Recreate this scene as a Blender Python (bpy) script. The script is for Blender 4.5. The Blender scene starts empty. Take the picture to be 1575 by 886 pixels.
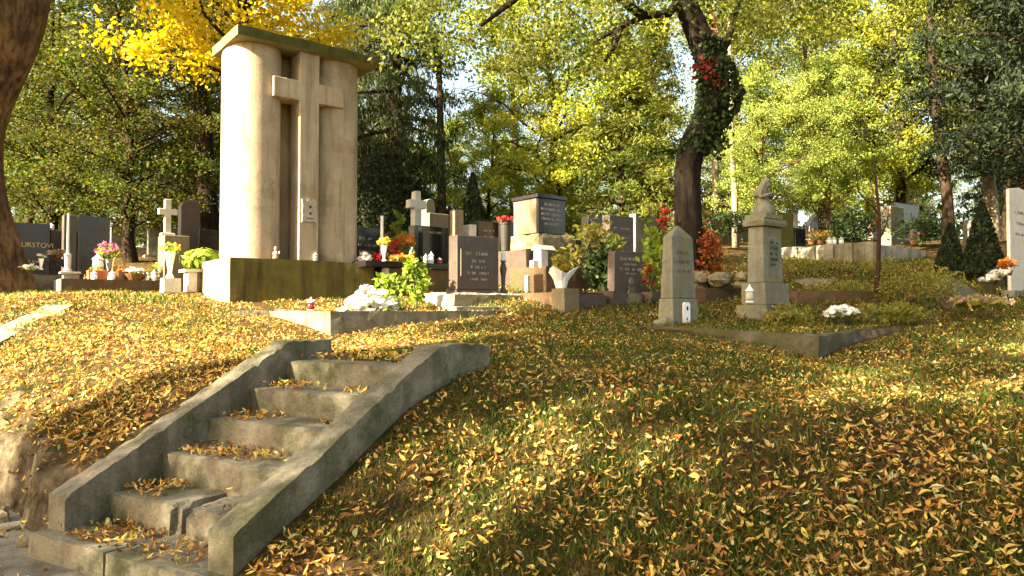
import bpy, math, random
import numpy as np
from mathutils import Vector, Matrix, noise as mnoise
random.seed(7)
C = bpy.context.scene.collection
R = math.radians

# ------------------------------------------------------------------ camera, world, sun, exposure
F_PX, W_PX, H_PX, EYE, PITCH = 1139.0, 1575.0, 886.0, 1.39, R(1.76)
cam_d = bpy.data.cameras.new('camera')
cam = bpy.data.objects.new('camera', cam_d)
C.objects.link(cam)
cam.location = (0, 0, EYE)
cam.rotation_euler = (R(90) + PITCH, 0, 0)
cam_d.lens = 36 * F_PX / W_PX
cam_d.sensor_width = 36
cam_d.clip_end = 2000
bpy.context.scene.camera = cam

SUN_EL = R(31)
SUN = Vector((-.80 * math.cos(SUN_EL), -.60 * math.cos(SUN_EL), math.sin(SUN_EL))).normalized()
w = bpy.data.worlds.new('World')
bpy.context.scene.world = w
w.use_nodes = True
wn = w.node_tree
sky = wn.nodes.new('ShaderNodeTexSky')
sky.sky_type = 'NISHITA'
sky.sun_disc = False
sky.sun_elevation = SUN_EL
sky.sun_rotation = math.atan2(SUN.x, SUN.y)
sky.air_density = 1.0
sky.dust_density = 3.0
sky.ozone_density = 0.6
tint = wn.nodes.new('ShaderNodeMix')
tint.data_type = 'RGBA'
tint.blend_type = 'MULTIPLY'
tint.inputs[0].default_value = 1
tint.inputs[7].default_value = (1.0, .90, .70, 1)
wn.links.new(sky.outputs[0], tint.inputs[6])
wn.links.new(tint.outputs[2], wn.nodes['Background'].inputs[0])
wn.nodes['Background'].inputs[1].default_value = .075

sd = bpy.data.lights.new('sun', 'SUN')
sd.energy = 5.0
sd.angle = R(.5)
sd.color = (1, .88, .64)
so = bpy.data.objects.new('sun', sd)
C.objects.link(so)
so.rotation_euler = SUN.to_track_quat('Z', 'Y').to_euler()
vs = bpy.context.scene.view_settings
vs.view_transform = 'Standard'
vs.look = 'None'
vs.gamma = 1
vs.exposure = 3.1
vs.use_curve_mapping = False
bpy.context.scene.cycles.max_bounces = 8
bpy.context.scene.cycles.transmission_bounces = 4
bpy.context.scene.cycles.transparent_max_bounces = 4
bpy.context.scene.cycles.use_denoising = True

# ------------------------------------------------------------------ projection helpers (a pixel of the photograph at depth d -> point)
def at(px, py, d):
    xc, yc = (px - W_PX / 2) / F_PX, -(py - H_PX / 2) / F_PX
    wy = math.cos(PITCH) - yc * math.sin(PITCH)
    wz = math.sin(PITCH) + yc * math.cos(PITCH)
    return Vector((xc / wy * d, d, EYE + wz / wy * d))
def zat(py, d): return at(787, py, d).z
def xk(px, py=440): return at(px, py, 1).x

# ------------------------------------------------------------------ terrain height
EU, EV = (.866, -.5), (.5, .866)                     # along the foot of the bank / up the steps
P1 = (-2.52, 4.04)                                   # left front corner of the lowest step
RISE, TREAD = .17, .335
ROT = R(38.3)                                        # graves and monument share this turn
AX, AY = (math.cos(ROT), math.sin(ROT)), (-math.sin(ROT), math.cos(ROT))
KC = at(508, 478, 8.3)                               # corner of the concrete kerb

def smin(a, b, k):
    h = np.clip(.5 + .5 * (b - a) / k, 0, 1)
    return b * (1 - h) + a * h - k * h * (1 - h)
def sstep(a, b, x):
    t = np.clip((x - a) / (b - a), 0, 1)
    return t * t * (3 - 2 * t)
def wob(x, y):
    return (np.sin(1.7 * x + .6 * y + 1) * np.sin(1.3 * y - .5 * x) * .5 + np.sin(4.1 * x + 2.2) * np.sin(3.7 * y + .4 * x) * .22
            + np.sin(9.3 * x + 3.1 * y) * np.sin(8.1 * y - 2.7 * x) * .10)
def us_vs(x, y):
    dx, dy = x - P1[0], y - P1[1]
    return dx * EU[0] + dy * EU[1], dx * EV[0] + dy * EV[1]
def Hn(x, y):
    x = np.asarray(x, float); y = np.asarray(y, float)
    us, v = us_vs(x, y)
    tab = np.interp(x, [-40, -10, -8, -6, -5, -4, -2, 0, 2, 3, 6.5, 9, 40], [1.9, 1.5, 1.5, 1.52, 1.46, 1.34, 1.2, 1.26, 1.22, 1.17, 1.16, 1.2, 1.5])
    yy = np.interp(y, [-40, 3, 8, 10, 20, 30, 80], [-.46, -.42, -.12, .12, 1.75, 2.5, 4.0])
    yl = np.interp(y, [-40, 3, 8, 10, 12.8, 20, 30, 80], [-.46, -.42, -.12, .10, .16, 1.55, 2.4, 4.0])
    kl_ = 1 - sstep(-5.2, -3.2, x); yy = yy * (1 - kl_) + yl * kl_
    rgt = sstep(2, 5, x) * sstep(10, 14, y) * .35
    zu = tab + yy + rgt
    bank_r = .03 + .485 * v - .05 * sstep(2.2, 4, us) + .085 * sstep(1.15, 1.35, us) * (1 - sstep(1.5, 2.3, us))
    bank_l = .30 + .49 * v
    foot_l = .10 + .22 * np.clip(-us - .16, 0, 4)
    bank_l = bank_l - 1.2 * (1 - sstep(foot_l, foot_l + .16, v + .05 * np.sin(7 * us)))
    side = sstep(-.30, -.10, -us - .0)               # 1 on the left of the steps
    side = sstep(-.2, 0.0, -us)
    bank = bank_r * (1 - side) + bank_l * side
    z = smin(bank, zu, .22)
    z = z + wob(x, y) * .045 * sstep(.2, 1.2, v)
    z = np.where(y > 12, z + np.sin(x * .9) * np.sin(y * .7) * .04, z)
    # trench under the steps, landing behind them
    nose = RISE * .8 + RISE / TREAD * np.clip(v, 0, 5 * TREAD)
    tr = (us > -.10) & (us < 1.30) & (v < 5 * TREAD + .12)
    z = np.where(tr, np.minimum(z, nose - .35), z)
    land = (us > -.1) & (us < 1.3) & (v >= 5 * TREAD + .12) & (v < 2.3)
    z = np.where(land, np.minimum(z, 1.03 + (v - 1.7) * .08), z)
    # filled bed inside the concrete kerb
    lx = (x - KC.x) * AX[0] + (y - KC.y) * AX[1]; ly = (x - KC.x) * AY[0] + (y - KC.y) * AY[1]
    bed = (lx > .06) & (lx < 2.6) & (ly > .06) & (ly < 3.2)
    z = np.where(bed, np.maximum(z, 1.355 + .035 * ly), z)
    z = z - .10 * np.exp(-(((x - GC[0]) / .9) ** 2 + ((y - GC[1] + .5) / .7) ** 2))
    z = np.where((lx > -.55) & (lx < .07) & (ly > -.3) & (ly < 1.9), np.minimum(z, KC.z - .05 - .16 * (1 - sstep(0, 2.4, ly)) - .0 * z), z)
    # bed of the old grave enclosure
    gx, gy = x - GC[0], y - GC[1]
    a = gx * GL[0] + gy * GL[1]; b = gx * GR[0] + gy * GR[1]
    z = np.where((b > -.5) & (b < .10) & (a > -.35) & (a < 2.3), np.minimum(z, 1.155 + .034 * a - .03 - .15 * (1 - sstep(0, 1.9, a))), z)
    z = np.where((a > -.5) & (a < .10) & (b > -.35) & (b < 3.8), np.minimum(z, 1.15 + .027 * b - .03 - .15 * (1 - sstep(0, 3.2, b))), z)
    gb = (a > .10) & (a < 1.95) & (b > .10) & (b < 3.6)
    z = np.where(gb, np.maximum(z, 1.11 + .035 * (a + b)), z)
    face = (us < -.16) & (v > -.1) & (v < .8 + .22 * np.clip(-us, 0, 4))
    fd = 1 - sstep(.35, .8, v - .22 * np.clip(-us, 0, 4))
    z = np.where(face, z + fd * .035 * np.sin(11 * x + 5 * y) * np.sin(13 * y - 4 * x) + fd * .02 * np.sin(23 * x) * np.sin(19 * y), z)
    low = v < -.02
    z = np.where(low, np.minimum(z, -.05), z)
    return np.maximum(z, -.06 - .0 * z)
GC = (2.98, 7.2)
GL = (-.70, .714)
GR = (.65, .76)
def Hh(x, y): return float(Hn(np.array([x]), np.array([y]))[0])

# ------------------------------------------------------------------ object helpers
def prop(o, label=None, cat=None, group=None, kind=None):
    if label: o['label'] = label
    if cat: o['category'] = cat
    if group: o['group'] = group
    if kind: o['kind'] = kind
    return o
def thing(name, label, cat, loc, rz=0.0, group=None):
    o = bpy.data.objects.new(name, None)
    C.objects.link(o)
    o.empty_display_size = .1
    o.location = loc
    o.rotation_euler = (0, 0, rz)
    return prop(o, label, cat, group)
def link(name, me, mat, parent=None, bevel=0, smooth=False):
    o = bpy.data.objects.new(name, me)
    C.objects.link(o)
    if mat is not None:
        me.materials.clear(); me.materials.append(mat)
    if parent is not None: o.parent = parent
    if smooth: me.polygons.foreach_set('use_smooth', [True] * len(me.polygons))
    if bevel:
        m = o.modifiers.new('edge', 'BEVEL'); m.width = bevel; m.segments = 2; m.limit_method = 'ANGLE'
    return o
def np_mesh(name, V, Fc):
    V = np.asarray(V, np.float32); Fc = np.asarray(Fc, np.int32)
    k = Fc.shape[1]
    me = bpy.data.meshes.new(name)
    me.vertices.add(len(V)); me.vertices.foreach_set('co', V.ravel())
    me.loops.add(Fc.size); me.loops.foreach_set('vertex_index', Fc.ravel())
    me.polygons.add(len(Fc)); me.polygons.foreach_set('loop_start', np.arange(0, Fc.size, k, dtype=np.int32))
    me.update(calc_edges=True)
    return me
class MB:
    def __init__(s): s.v = []; s.f = []
    def raw(s, v, f):
        n = len(s.v); s.v += [tuple(p) for p in v]; s.f += [tuple(i + n for i in q) for q in f]; return s
    def box(s, x0, x1, y0, y1, z0, z1, M=None):
        v = [(x0, y0, z0), (x1, y0, z0), (x1, y1, z0), (x0, y1, z0), (x0, y0, z1), (x1, y0, z1), (x1, y1, z1), (x0, y1, z1)]
        if M is not None: v = [M @ Vector(p) for p in v]
        return s.raw(v, [(0, 3, 2, 1), (4, 5, 6, 7), (0, 1, 5, 4), (1, 2, 6, 5), (2, 3, 7, 6), (3, 0, 4, 7)])
    def frustum(s, x0, x1, y0, y1, z0, z1, i):
        v = [(x0, y0, z0), (x1, y0, z0), (x1, y1, z0), (x0, y1, z0), (x0 + i, y0 + i, z1), (x1 - i, y0 + i, z1), (x1 - i, y1 - i, z1), (x0 + i, y1 - i, z1)]
        return s.raw(v, [(0, 3, 2, 1), (4, 5, 6, 7), (0, 1, 5, 4), (1, 2, 6, 5), (2, 3, 7, 6), (3, 0, 4, 7)])
    def prism(s, poly, y0, y1):                      # polygon in xz, extruded along y
        n = len(poly)
        v = [(x, y0, z) for x, z in poly] + [(x, y1, z) for x, z in poly]
        f = [tuple(range(n)), tuple(range(2 * n - 1, n - 1, -1))] + [(i, i + n, (i + 1) % n + n, (i + 1) % n) for i in range(n)]
        return s.raw(v, f)
    def plan(s, poly, z0, z1):                       # polygon in xy, extruded upwards
        n = len(poly)
        v = [(x, y, z0) for x, y in poly] + [(x, y, z1) for x, y in poly]
        f = [tuple(range(n - 1, -1, -1)), tuple(range(n, 2 * n))] + [(i, (i + 1) % n, (i + 1) % n + n, i + n) for i in range(n)]
        return s.raw(v, f)
    def lathe(s, prof, cx=0, cy=0, n=14, sx=1, sy=1):
        v = []; f = []
        for r, z in prof:
            for i in range(n):
                a = 2 * math.pi * i / n
                v.append((cx + r * sx * math.cos(a), cy + r * sy * math.sin(a), z))
        for j in range(len(prof) - 1):
            for i in range(n):
                f.append((j * n + i, j * n + (i + 1) % n, (j + 1) * n + (i + 1) % n, (j + 1) * n + i))
        f.append(tuple(range(n - 1, -1, -1))); f.append(tuple(range((len(prof) - 1) * n, len(prof) * n)))
        return s.raw(v, f)
    def tube(s, path, radii, n=8):
        V, Q = tube_np(np.array([tuple(p) for p in path], float), radii, n)
        s.raw(V.tolist(), Q.tolist()); m = len(path); 
        k = len(s.v) - m * n
        s.f.append(tuple(k + i for i in range(n - 1, -1, -1))); s.f.append(tuple(k + (m - 1) * n + i for i in range(n)))
        return s
    def rough(s, x0, x1, y0, y1, z0, z1, step=.08, amp=.012, freq=6, seed=0, chip=0.0):
        """a box cut into a grid on every side and worn by noise; CHIP breaks its edges"""
        n = [max(1, min(40, int(round(abs(b - a) / step)))) for a, b in ((x0, x1), (y0, y1), (z0, z1))]
        idx = {}; lo = (x0, y0, z0); hi = (x1, y1, z1)
        def vid(i, j, k):
            key = (i, j, k)
            if key in idx: return idx[key]
            p = Vector(tuple(lo[a] + (hi[a] - lo[a]) * (i, j, k)[a] / n[a] for a in range(3)))
            q = p * freq + Vector((seed * 3.7, seed * 1.3, seed * 7.1))
            d = mnoise.noise_vector(q) * amp + mnoise.noise_vector(q * 3.1) * amp * .4
            ext = sum((i in (0, n[0]), j in (0, n[1]), k in (0, n[2])))
            if ext >= 2:
                c = Vector(tuple((lo[a] + hi[a]) / 2 for a in range(3)))
                inw = Vector(tuple((1 if (i, j, k)[a] == 0 else -1 if (i, j, k)[a] == n[a] else 0) for a in range(3)))
                d += inw * (amp * .5 + chip * max(0, mnoise.noise(q * .7 + Vector((9, 2, 4))) ) ** 1.5)
            idx[key] = len(s.v); s.v.append(tuple(p + d))
            return idx[key]
        nx, ny, nz = n
        for i in range(nx):
            for j in range(ny):
                s.f.append((vid(i, j, 0), vid(i, j + 1, 0), vid(i + 1, j + 1, 0), vid(i + 1, j, 0)))
                s.f.append((vid(i, j, nz), vid(i + 1, j, nz), vid(i + 1, j + 1, nz), vid(i, j + 1, nz)))
        for i in range(nx):
            for k in range(nz):
                s.f.append((vid(i, 0, k), vid(i + 1, 0, k), vid(i + 1, 0, k + 1), vid(i, 0, k + 1)))
                s.f.append((vid(i, ny, k), vid(i, ny, k + 1), vid(i + 1, ny, k + 1), vid(i + 1, ny, k)))
        for j in range(ny):
            for k in range(nz):
                s.f.append((vid(0, j, k), vid(0, j, k + 1), vid(0, j + 1, k + 1), vid(0, j + 1, k)))
                s.f.append((vid(nx, j, k), vid(nx, j + 1, k), vid(nx, j + 1, k + 1), vid(nx, j, k + 1)))
        return s
    def blob(s, c, r, seed=0, amp=.25, n=8, m=6):
        v = []; f = []
        for j in range(m + 1):
            th = math.pi * j / m
            for i in range(n):
                a = 2 * math.pi * i / n
                d = Vector((math.sin(th) * math.cos(a), math.sin(th) * math.sin(a), math.cos(th)))
                k = 1 + amp * mnoise.noise(d * 1.7 + Vector((seed * 5.1, seed, 0)))
                v.append((c[0] + d.x * r[0] * k, c[1] + d.y * r[1] * k, c[2] + d.z * r[2] * k))
        for j in range(m):
            for i in range(n):
                f.append((j * n + i, (j + 1) * n + i, (j + 1) * n + (i + 1) % n, j * n + (i + 1) % n))
        return s.raw(v, f)
    def build(s, name, mat, parent=None, bevel=0, smooth=False):
        me = bpy.data.meshes.new(name)
        me.from_pydata(s.v, [], s.f); me.update()
        return link(name, me, mat, parent, bevel, smooth)
def tube_np(path, radii, n=8):
    path = np.asarray(path, float); m = len(path)
    tan = np.gradient(path, axis=0); tan /= np.linalg.norm(tan, axis=1)[:, None] + 1e-9
    ref = np.array([0.31, .95, .05]); ref = ref - tan * (tan @ ref)[:, None]; ref /= np.linalg.norm(ref, axis=1)[:, None] + 1e-9
    bi = np.cross(tan, ref)
    a = np.arange(n) * 2 * math.pi / n
    r = np.asarray(radii, float).reshape(m, -1)
    if r.shape[1] == 1: r = np.repeat(r, n, 1)
    V = path[:, None, :] + r[..., None] * (np.cos(a)[None, :, None] * ref[:, None, :] + np.sin(a)[None, :, None] * bi[:, None, :])
    i = np.arange(m - 1)[:, None] * n; j = np.arange(n)[None, :]
    Q = np.stack([i + j, i + (j + 1) % n, i + n + (j + 1) % n, i + n + j], -1).reshape(-1, 4)
    return V.reshape(-1, 3), Q

# ------------------------------------------------------------------ materials
def new_mat(name):
    m = bpy.data.materials.new(name); m.use_nodes = True
    nt = m.node_tree; b = nt.nodes['Principled BSDF']
    b.inputs['Roughness'].default_value = .85
    b.inputs['Specular IOR Level'].default_value = .25
    return m, nt, b
def nd(nt, typ, **kw):
    n = nt.nodes.new(typ)
    for k, v in kw.items(): setattr(n, k, v)
    return n
def noise_n(nt, vec, scale, detail=4, rough=.6):
    n = nd(nt, 'ShaderNodeTexNoise'); n.inputs['Scale'].default_value = scale; n.inputs['Detail'].default_value = detail; n.inputs['Roughness'].default_value = rough
    nt.links.new(vec, n.inputs['Vector']); return n.outputs['Fac']
def ramp(nt, fac, stops, interp='LINEAR'):
    r = nd(nt, 'ShaderNodeValToRGB'); r.color_ramp.interpolation = interp
    e = r.color_ramp.elements
    while len(e) < len(stops): e.new(.5)
    for k, (p, c) in enumerate(stops): e[k].position = p; e[k].color = (*c, 1) if len(c) == 3 else c
    nt.links.new(fac, r.inputs[0]); return r.outputs[0]
def mixc(nt, fac, a, b):
    m = nd(nt, 'ShaderNodeMix', data_type='RGBA')
    for s, v in ((0, fac), (6, a), (7, b)):
        if isinstance(v, (int, float)): m.inputs[s].default_value = v
        elif isinstance(v, tuple): m.inputs[s].default_value = (*v, 1)
        else: nt.links.new(v, m.inputs[s])
    return m.outputs[2]
def stone(name, c1, c2, moss=None, amt=.5, scale=5, rough=.85, bump=.4, streak=0.0, spec=.25, speck=0.0, grain=60):
    m, nt, b = new_mat(name)
    tc = nd(nt, 'ShaderNodeTexCoord'); v = tc.outputs['Object']
    col = ramp(nt, noise_n(nt, v, scale, 6, .65), [(.3, c2), (.7, c1)])
    if streak:
        mp = nd(nt, 'ShaderNodeMapping'); mp.inputs['Scale'].default_value = (9, 9, .7); nt.links.new(v, mp.inputs[0])
        st = ramp(nt, noise_n(nt, mp.outputs[0], 1, 4), [(.48, (0, 0, 0)), (.75, (streak, streak, streak))])
        col = mixc(nt, st, col, tuple(x * .35 for x in c2))
    if speck:
        sp = ramp(nt, noise_n(nt, v, grain * 1.5, 2), [(.55, (0, 0, 0)), (.66, (speck, speck, speck))])
        col = mixc(nt, sp, col, tuple(min(1, x * 2.2 + .03) for x in c1))
    if moss:
        mk = ramp(nt, noise_n(nt, v, scale * .55, 7, .7), [(.62 - amt * .5, (0, 0, 0)), (.78 - amt * .5, (1, 1, 1))])
        col = mixc(nt, mk, col, moss)
    fine = ramp(nt, noise_n(nt, v, grain, 3), [(.3, (.72, .72, .72)), (.7, (1.12, 1.12, 1.12))])
    mm = nd(nt, 'ShaderNodeMix', data_type='RGBA', blend_type='MULTIPLY'); mm.inputs[0].default_value = 1
    nt.links.new(col, mm.inputs[6]); nt.links.new(fine, mm.inputs[7])
    nt.links.new(mm.outputs[2], b.inputs['Base Color'])
    b.inputs['Roughness'].default_value = rough; b.inputs['Specular IOR Level'].default_value = spec
    if bump:
        bp = nd(nt, 'ShaderNodeBump'); bp.inputs['Strength'].default_value = bump; bp.inputs['Distance'].default_value = .02
        nt.links.new(noise_n(nt, v, scale * 5, 6, .7), bp.inputs['Height']); nt.links.new(bp.outputs[0], b.inputs['Normal'])
    return m
def leafmat(name, stops, stops2=None, trans=.4, patch=.5, rough=.6):
    m, nt, b = new_mat(name)
    g = nd(nt, 'ShaderNodeNewGeometry'); rnd = g.outputs['Random Per Island']
    col = ramp(nt, rnd, stops)
    if stops2:
        tc = nd(nt, 'ShaderNodeTexCoord')
        k = ramp(nt, noise_n(nt, tc.outputs['Object'], patch, 3), [(.42, (0, 0, 0)), (.58, (1, 1, 1))])
        col = mixc(nt, k, col, ramp(nt, rnd, stops2))
    nt.links.new(col, b.inputs['Base Color'])
    b.inputs['Roughness'].default_value = rough; b.inputs['Specular IOR Level'].default_value = .2
    if trans:
        t = nd(nt, 'ShaderNodeBsdfTranslucent'); mx = nd(nt, 'ShaderNodeMixShader'); mx.inputs[0].default_value = trans
        hs = nd(nt, 'ShaderNodeHueSaturation'); hs.inputs['Saturation'].default_value = 1.1; hs.inputs['Value'].default_value = 1.3
        nt.links.new(col, hs.inputs['Color']); nt.links.new(hs.outputs[0], t.inputs[0])
        nt.links.new(b.outputs[0], mx.inputs[1]); nt.links.new(t.outputs[0], mx.inputs[2])
        nt.links.new(mx.outputs[0], nt.nodes['Material Output'].inputs[0])
    return m
def plain(name, c, rough=.6, spec=.3, var=.15, metal=0):
    m, nt, b = new_mat(name)
    tc = nd(nt, 'ShaderNodeTexCoord')
    lo = tuple(x * (1 - var) for x in c); hi = tuple(min(1, x * (1 + var)) for x in c)
    nt.links.new(ramp(nt, noise_n(nt, tc.outputs['Object'], 14, 4), [(.3, lo), (.7, hi)]), b.inputs['Base Color'])
    b.inputs['Roughness'].default_value = rough; b.inputs['Specular IOR Level'].default_value = spec; b.inputs['Metallic'].default_value = metal
    return m
MOSS = (.085, .075, .008)
M = dict(
    plaster=stone('warm_plaster', (.45, .355, .235), (.32, .24, .15), (.24, .165, .09), .2, scale=2.6, bump=.25, streak=.75, grain=90),
    recess=stone('recess_plaster', (.42, .31, .17), (.27, .19, .10), None, scale=2.5, bump=.15, streak=.8, grain=90),
    mossy=stone('mossy_concrete', (.33, .27, .14), (.17, .125, .045), (.105, .092, .012), .62, scale=2.6, bump=.3, streak=.4),
    concrete=stone('old_concrete', (.27, .235, .165), (.135, .11, .07), (.08, .078, .035), .28, scale=4.5, bump=.8, streak=.55),
    mosskerb=stone('mossy_kerb', (.16, .14, .10), (.07, .06, .04), (.06, .055, .018), .5, scale=4, bump=.7, streak=.5),
    concrete_light=stone('pale_concrete', (.34, .31, .25), (.22, .19, .14), (.10, .10, .05), .25, scale=4, bump=.6),
    brownst=stone('brown_granite', (.085, .06, .045), (.05, .035, .028), None, scale=9, bump=.05, rough=.45, spec=.4, speck=.35),
    darkst=stone('black_granite', (.018, .014, .013), (.010, .008, .008), None, scale=9, bump=.02, rough=.22, spec=.5, speck=.2),
    greyst=stone('grey_stone', (.20, .19, .165), (.12, .115, .095), (.09, .10, .06), .35, scale=5, bump=.35, speck=.2),
    greymoss=stone('lichen_stone', (.24, .23, .18), (.13, .12, .09), (.155, .145, .065), .35, scale=4, bump=.4, streak=.5),
    palest=stone('pale_stone', (.55, .52, .45), (.40, .37, .30), None, scale=5, bump=.2),  # pale stone; also painted on sunlit edges to carry their brightness
    tanst=stone('tan_stone', (.22, .175, .11), (.13, .10, .06), None, scale=6, bump=.4, speck=.3, streak=.2),
    rubble=stone('rough_tan_stone', (.34, .28, .17), (.15, .115, .065), (.08, .08, .03), .25, scale=9, bump=1.0),
    earthwall=stone('reddish_wall', (.13, .07, .035), (.07, .04, .022), (.06, .06, .02), .3, scale=6, bump=.6),
    white=plain('white_glaze', (.75, .74, .70), .35, .4, .05),
    paper=plain('white_paper', (.8, .78, .76), .8, .1, .05),
    terracotta=plain('terracotta', (.30, .085, .035), .8, .2, .2),
    brownpot=plain('brown_clay', (.17, .085, .03), .7, .2, .2),
    metal=plain('grey_metal', (.30, .30, .29), .45, .5, .15, .4),
    wicker=plain('wicker', (.24, .13, .05), .8, .2, .35),
    redglass=plain('red_glass', (.25, .012, .01), .15, .5, .2),
    gold=plain('faded_gilding', (.42, .30, .12), .5, .4, .1),
    etch=plain('pale_lettering', (.33, .28, .22), .7, .2, .1),
    dark=plain('dark_paint', (.03, .025, .02), .6, .3, .2),
    figure=plain('painted_figure', (.45, .27, .16), .6, .3, .35),
    bark_=stone('brown_bark', (.15, .085, .035), (.055, .030, .013), (.12, .06, .015), .3, scale=7, bump=1.0, streak=.7),
    barkd_=stone('dark_bark', (.055, .042, .028), (.022, .017, .011), (.05, .05, .02), .3, scale=7, bump=.9, streak=.6),
    barkp=stone('pale_bark', (.36, .30, .20), (.18, .14, .09), None, scale=7, bump=.5, streak=.4),
    stem=plain('green_stem', (.06, .085, .02), .7, .2, .3),
)
Y, O = (.52, .34, .02), (.45, .16, .02)
def barkmat(name, c1, c2, sc=9):
    m, nt, b = new_mat(name)
    tc = nd(nt, 'ShaderNodeTexCoord'); mp = nd(nt, 'ShaderNodeMapping'); mp.inputs['Scale'].default_value = (1, 1, .16); nt.links.new(tc.outputs['Object'], mp.inputs[0])
    f = noise_n(nt, mp.outputs[0], sc, 6, .7); g_ = noise_n(nt, tc.outputs['Object'], 3, 5)
    col = ramp(nt, f, [(.36, c2), (.60, c1)]); dk = ramp(nt, g_, [(.35, (.55, .55, .55)), (.65, (1.15, 1.1, 1.0))])
    mm = nd(nt, 'ShaderNodeMix', data_type='RGBA', blend_type='MULTIPLY'); mm.inputs[0].default_value = 1
    nt.links.new(col, mm.inputs[6]); nt.links.new(dk, mm.inputs[7]); nt.links.new(mm.outputs[2], b.inputs['Base Color'])
    b.inputs['Roughness'].default_value = .95; b.inputs['Specular IOR Level'].default_value = .1
    bp = nd(nt, 'ShaderNodeBump'); bp.inputs['Strength'].default_value = 1; bp.inputs['Distance'].default_value = .06
    nt.links.new(f, bp.inputs['Height']); nt.links.new(bp.outputs[0], b.inputs['Normal'])
    return m
M['bark'] = barkmat('brown_bark', (.17, .105, .052), (.038, .023, .012), 13)
M['barkd'] = barkmat('dark_bark', (.055, .038, .024), (.014, .010, .007), 11)
def moss_sun_faces(name, pale, pale2, moss, moss2, amt):
    # moss film on front (object -y) and top; other sides painted pale as if sunlit
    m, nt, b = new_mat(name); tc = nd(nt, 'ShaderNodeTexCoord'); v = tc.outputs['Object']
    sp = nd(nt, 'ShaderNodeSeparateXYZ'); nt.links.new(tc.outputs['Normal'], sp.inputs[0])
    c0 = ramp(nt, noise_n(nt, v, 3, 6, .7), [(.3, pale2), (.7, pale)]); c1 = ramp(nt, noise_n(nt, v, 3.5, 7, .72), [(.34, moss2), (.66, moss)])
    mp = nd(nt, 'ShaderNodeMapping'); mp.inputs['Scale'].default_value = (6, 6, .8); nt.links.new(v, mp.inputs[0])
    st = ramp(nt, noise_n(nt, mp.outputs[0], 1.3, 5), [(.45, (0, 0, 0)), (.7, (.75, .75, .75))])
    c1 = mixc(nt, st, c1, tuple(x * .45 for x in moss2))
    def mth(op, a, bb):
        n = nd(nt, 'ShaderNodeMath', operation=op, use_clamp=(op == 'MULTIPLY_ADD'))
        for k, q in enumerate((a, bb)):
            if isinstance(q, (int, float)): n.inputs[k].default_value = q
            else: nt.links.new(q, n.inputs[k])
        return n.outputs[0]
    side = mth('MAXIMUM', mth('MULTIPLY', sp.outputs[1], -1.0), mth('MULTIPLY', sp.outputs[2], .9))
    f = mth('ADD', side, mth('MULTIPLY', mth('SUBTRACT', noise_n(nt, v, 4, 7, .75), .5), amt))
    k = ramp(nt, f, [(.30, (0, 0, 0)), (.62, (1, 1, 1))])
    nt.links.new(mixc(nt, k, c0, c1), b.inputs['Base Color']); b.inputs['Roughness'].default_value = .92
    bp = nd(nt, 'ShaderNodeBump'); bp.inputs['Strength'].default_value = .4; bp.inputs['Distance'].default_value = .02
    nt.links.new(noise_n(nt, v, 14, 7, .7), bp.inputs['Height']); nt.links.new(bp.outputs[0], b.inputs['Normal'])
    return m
M['moss_sun_plinth'] = moss_sun_faces('mossy_sunlit_plinth', (.44, .37, .24), (.30, .24, .13), (.15, .12, .022), (.085, .066, .018), 1.6)
M['moss_shade_cap'] = moss_sun_faces('mossy_shaded_cap', (.24, .21, .09), (.12, .105, .03), (.085, .085, .014), (.045, .045, .010), 1.8)  # moss, darkened in colour for the cap's shaded front
M['barkshade'] = barkmat('shaded_bark', (.028, .021, .015), (.008, .006, .005), 11)  # bark colour blackened to stand for shade on the curved tree
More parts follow.
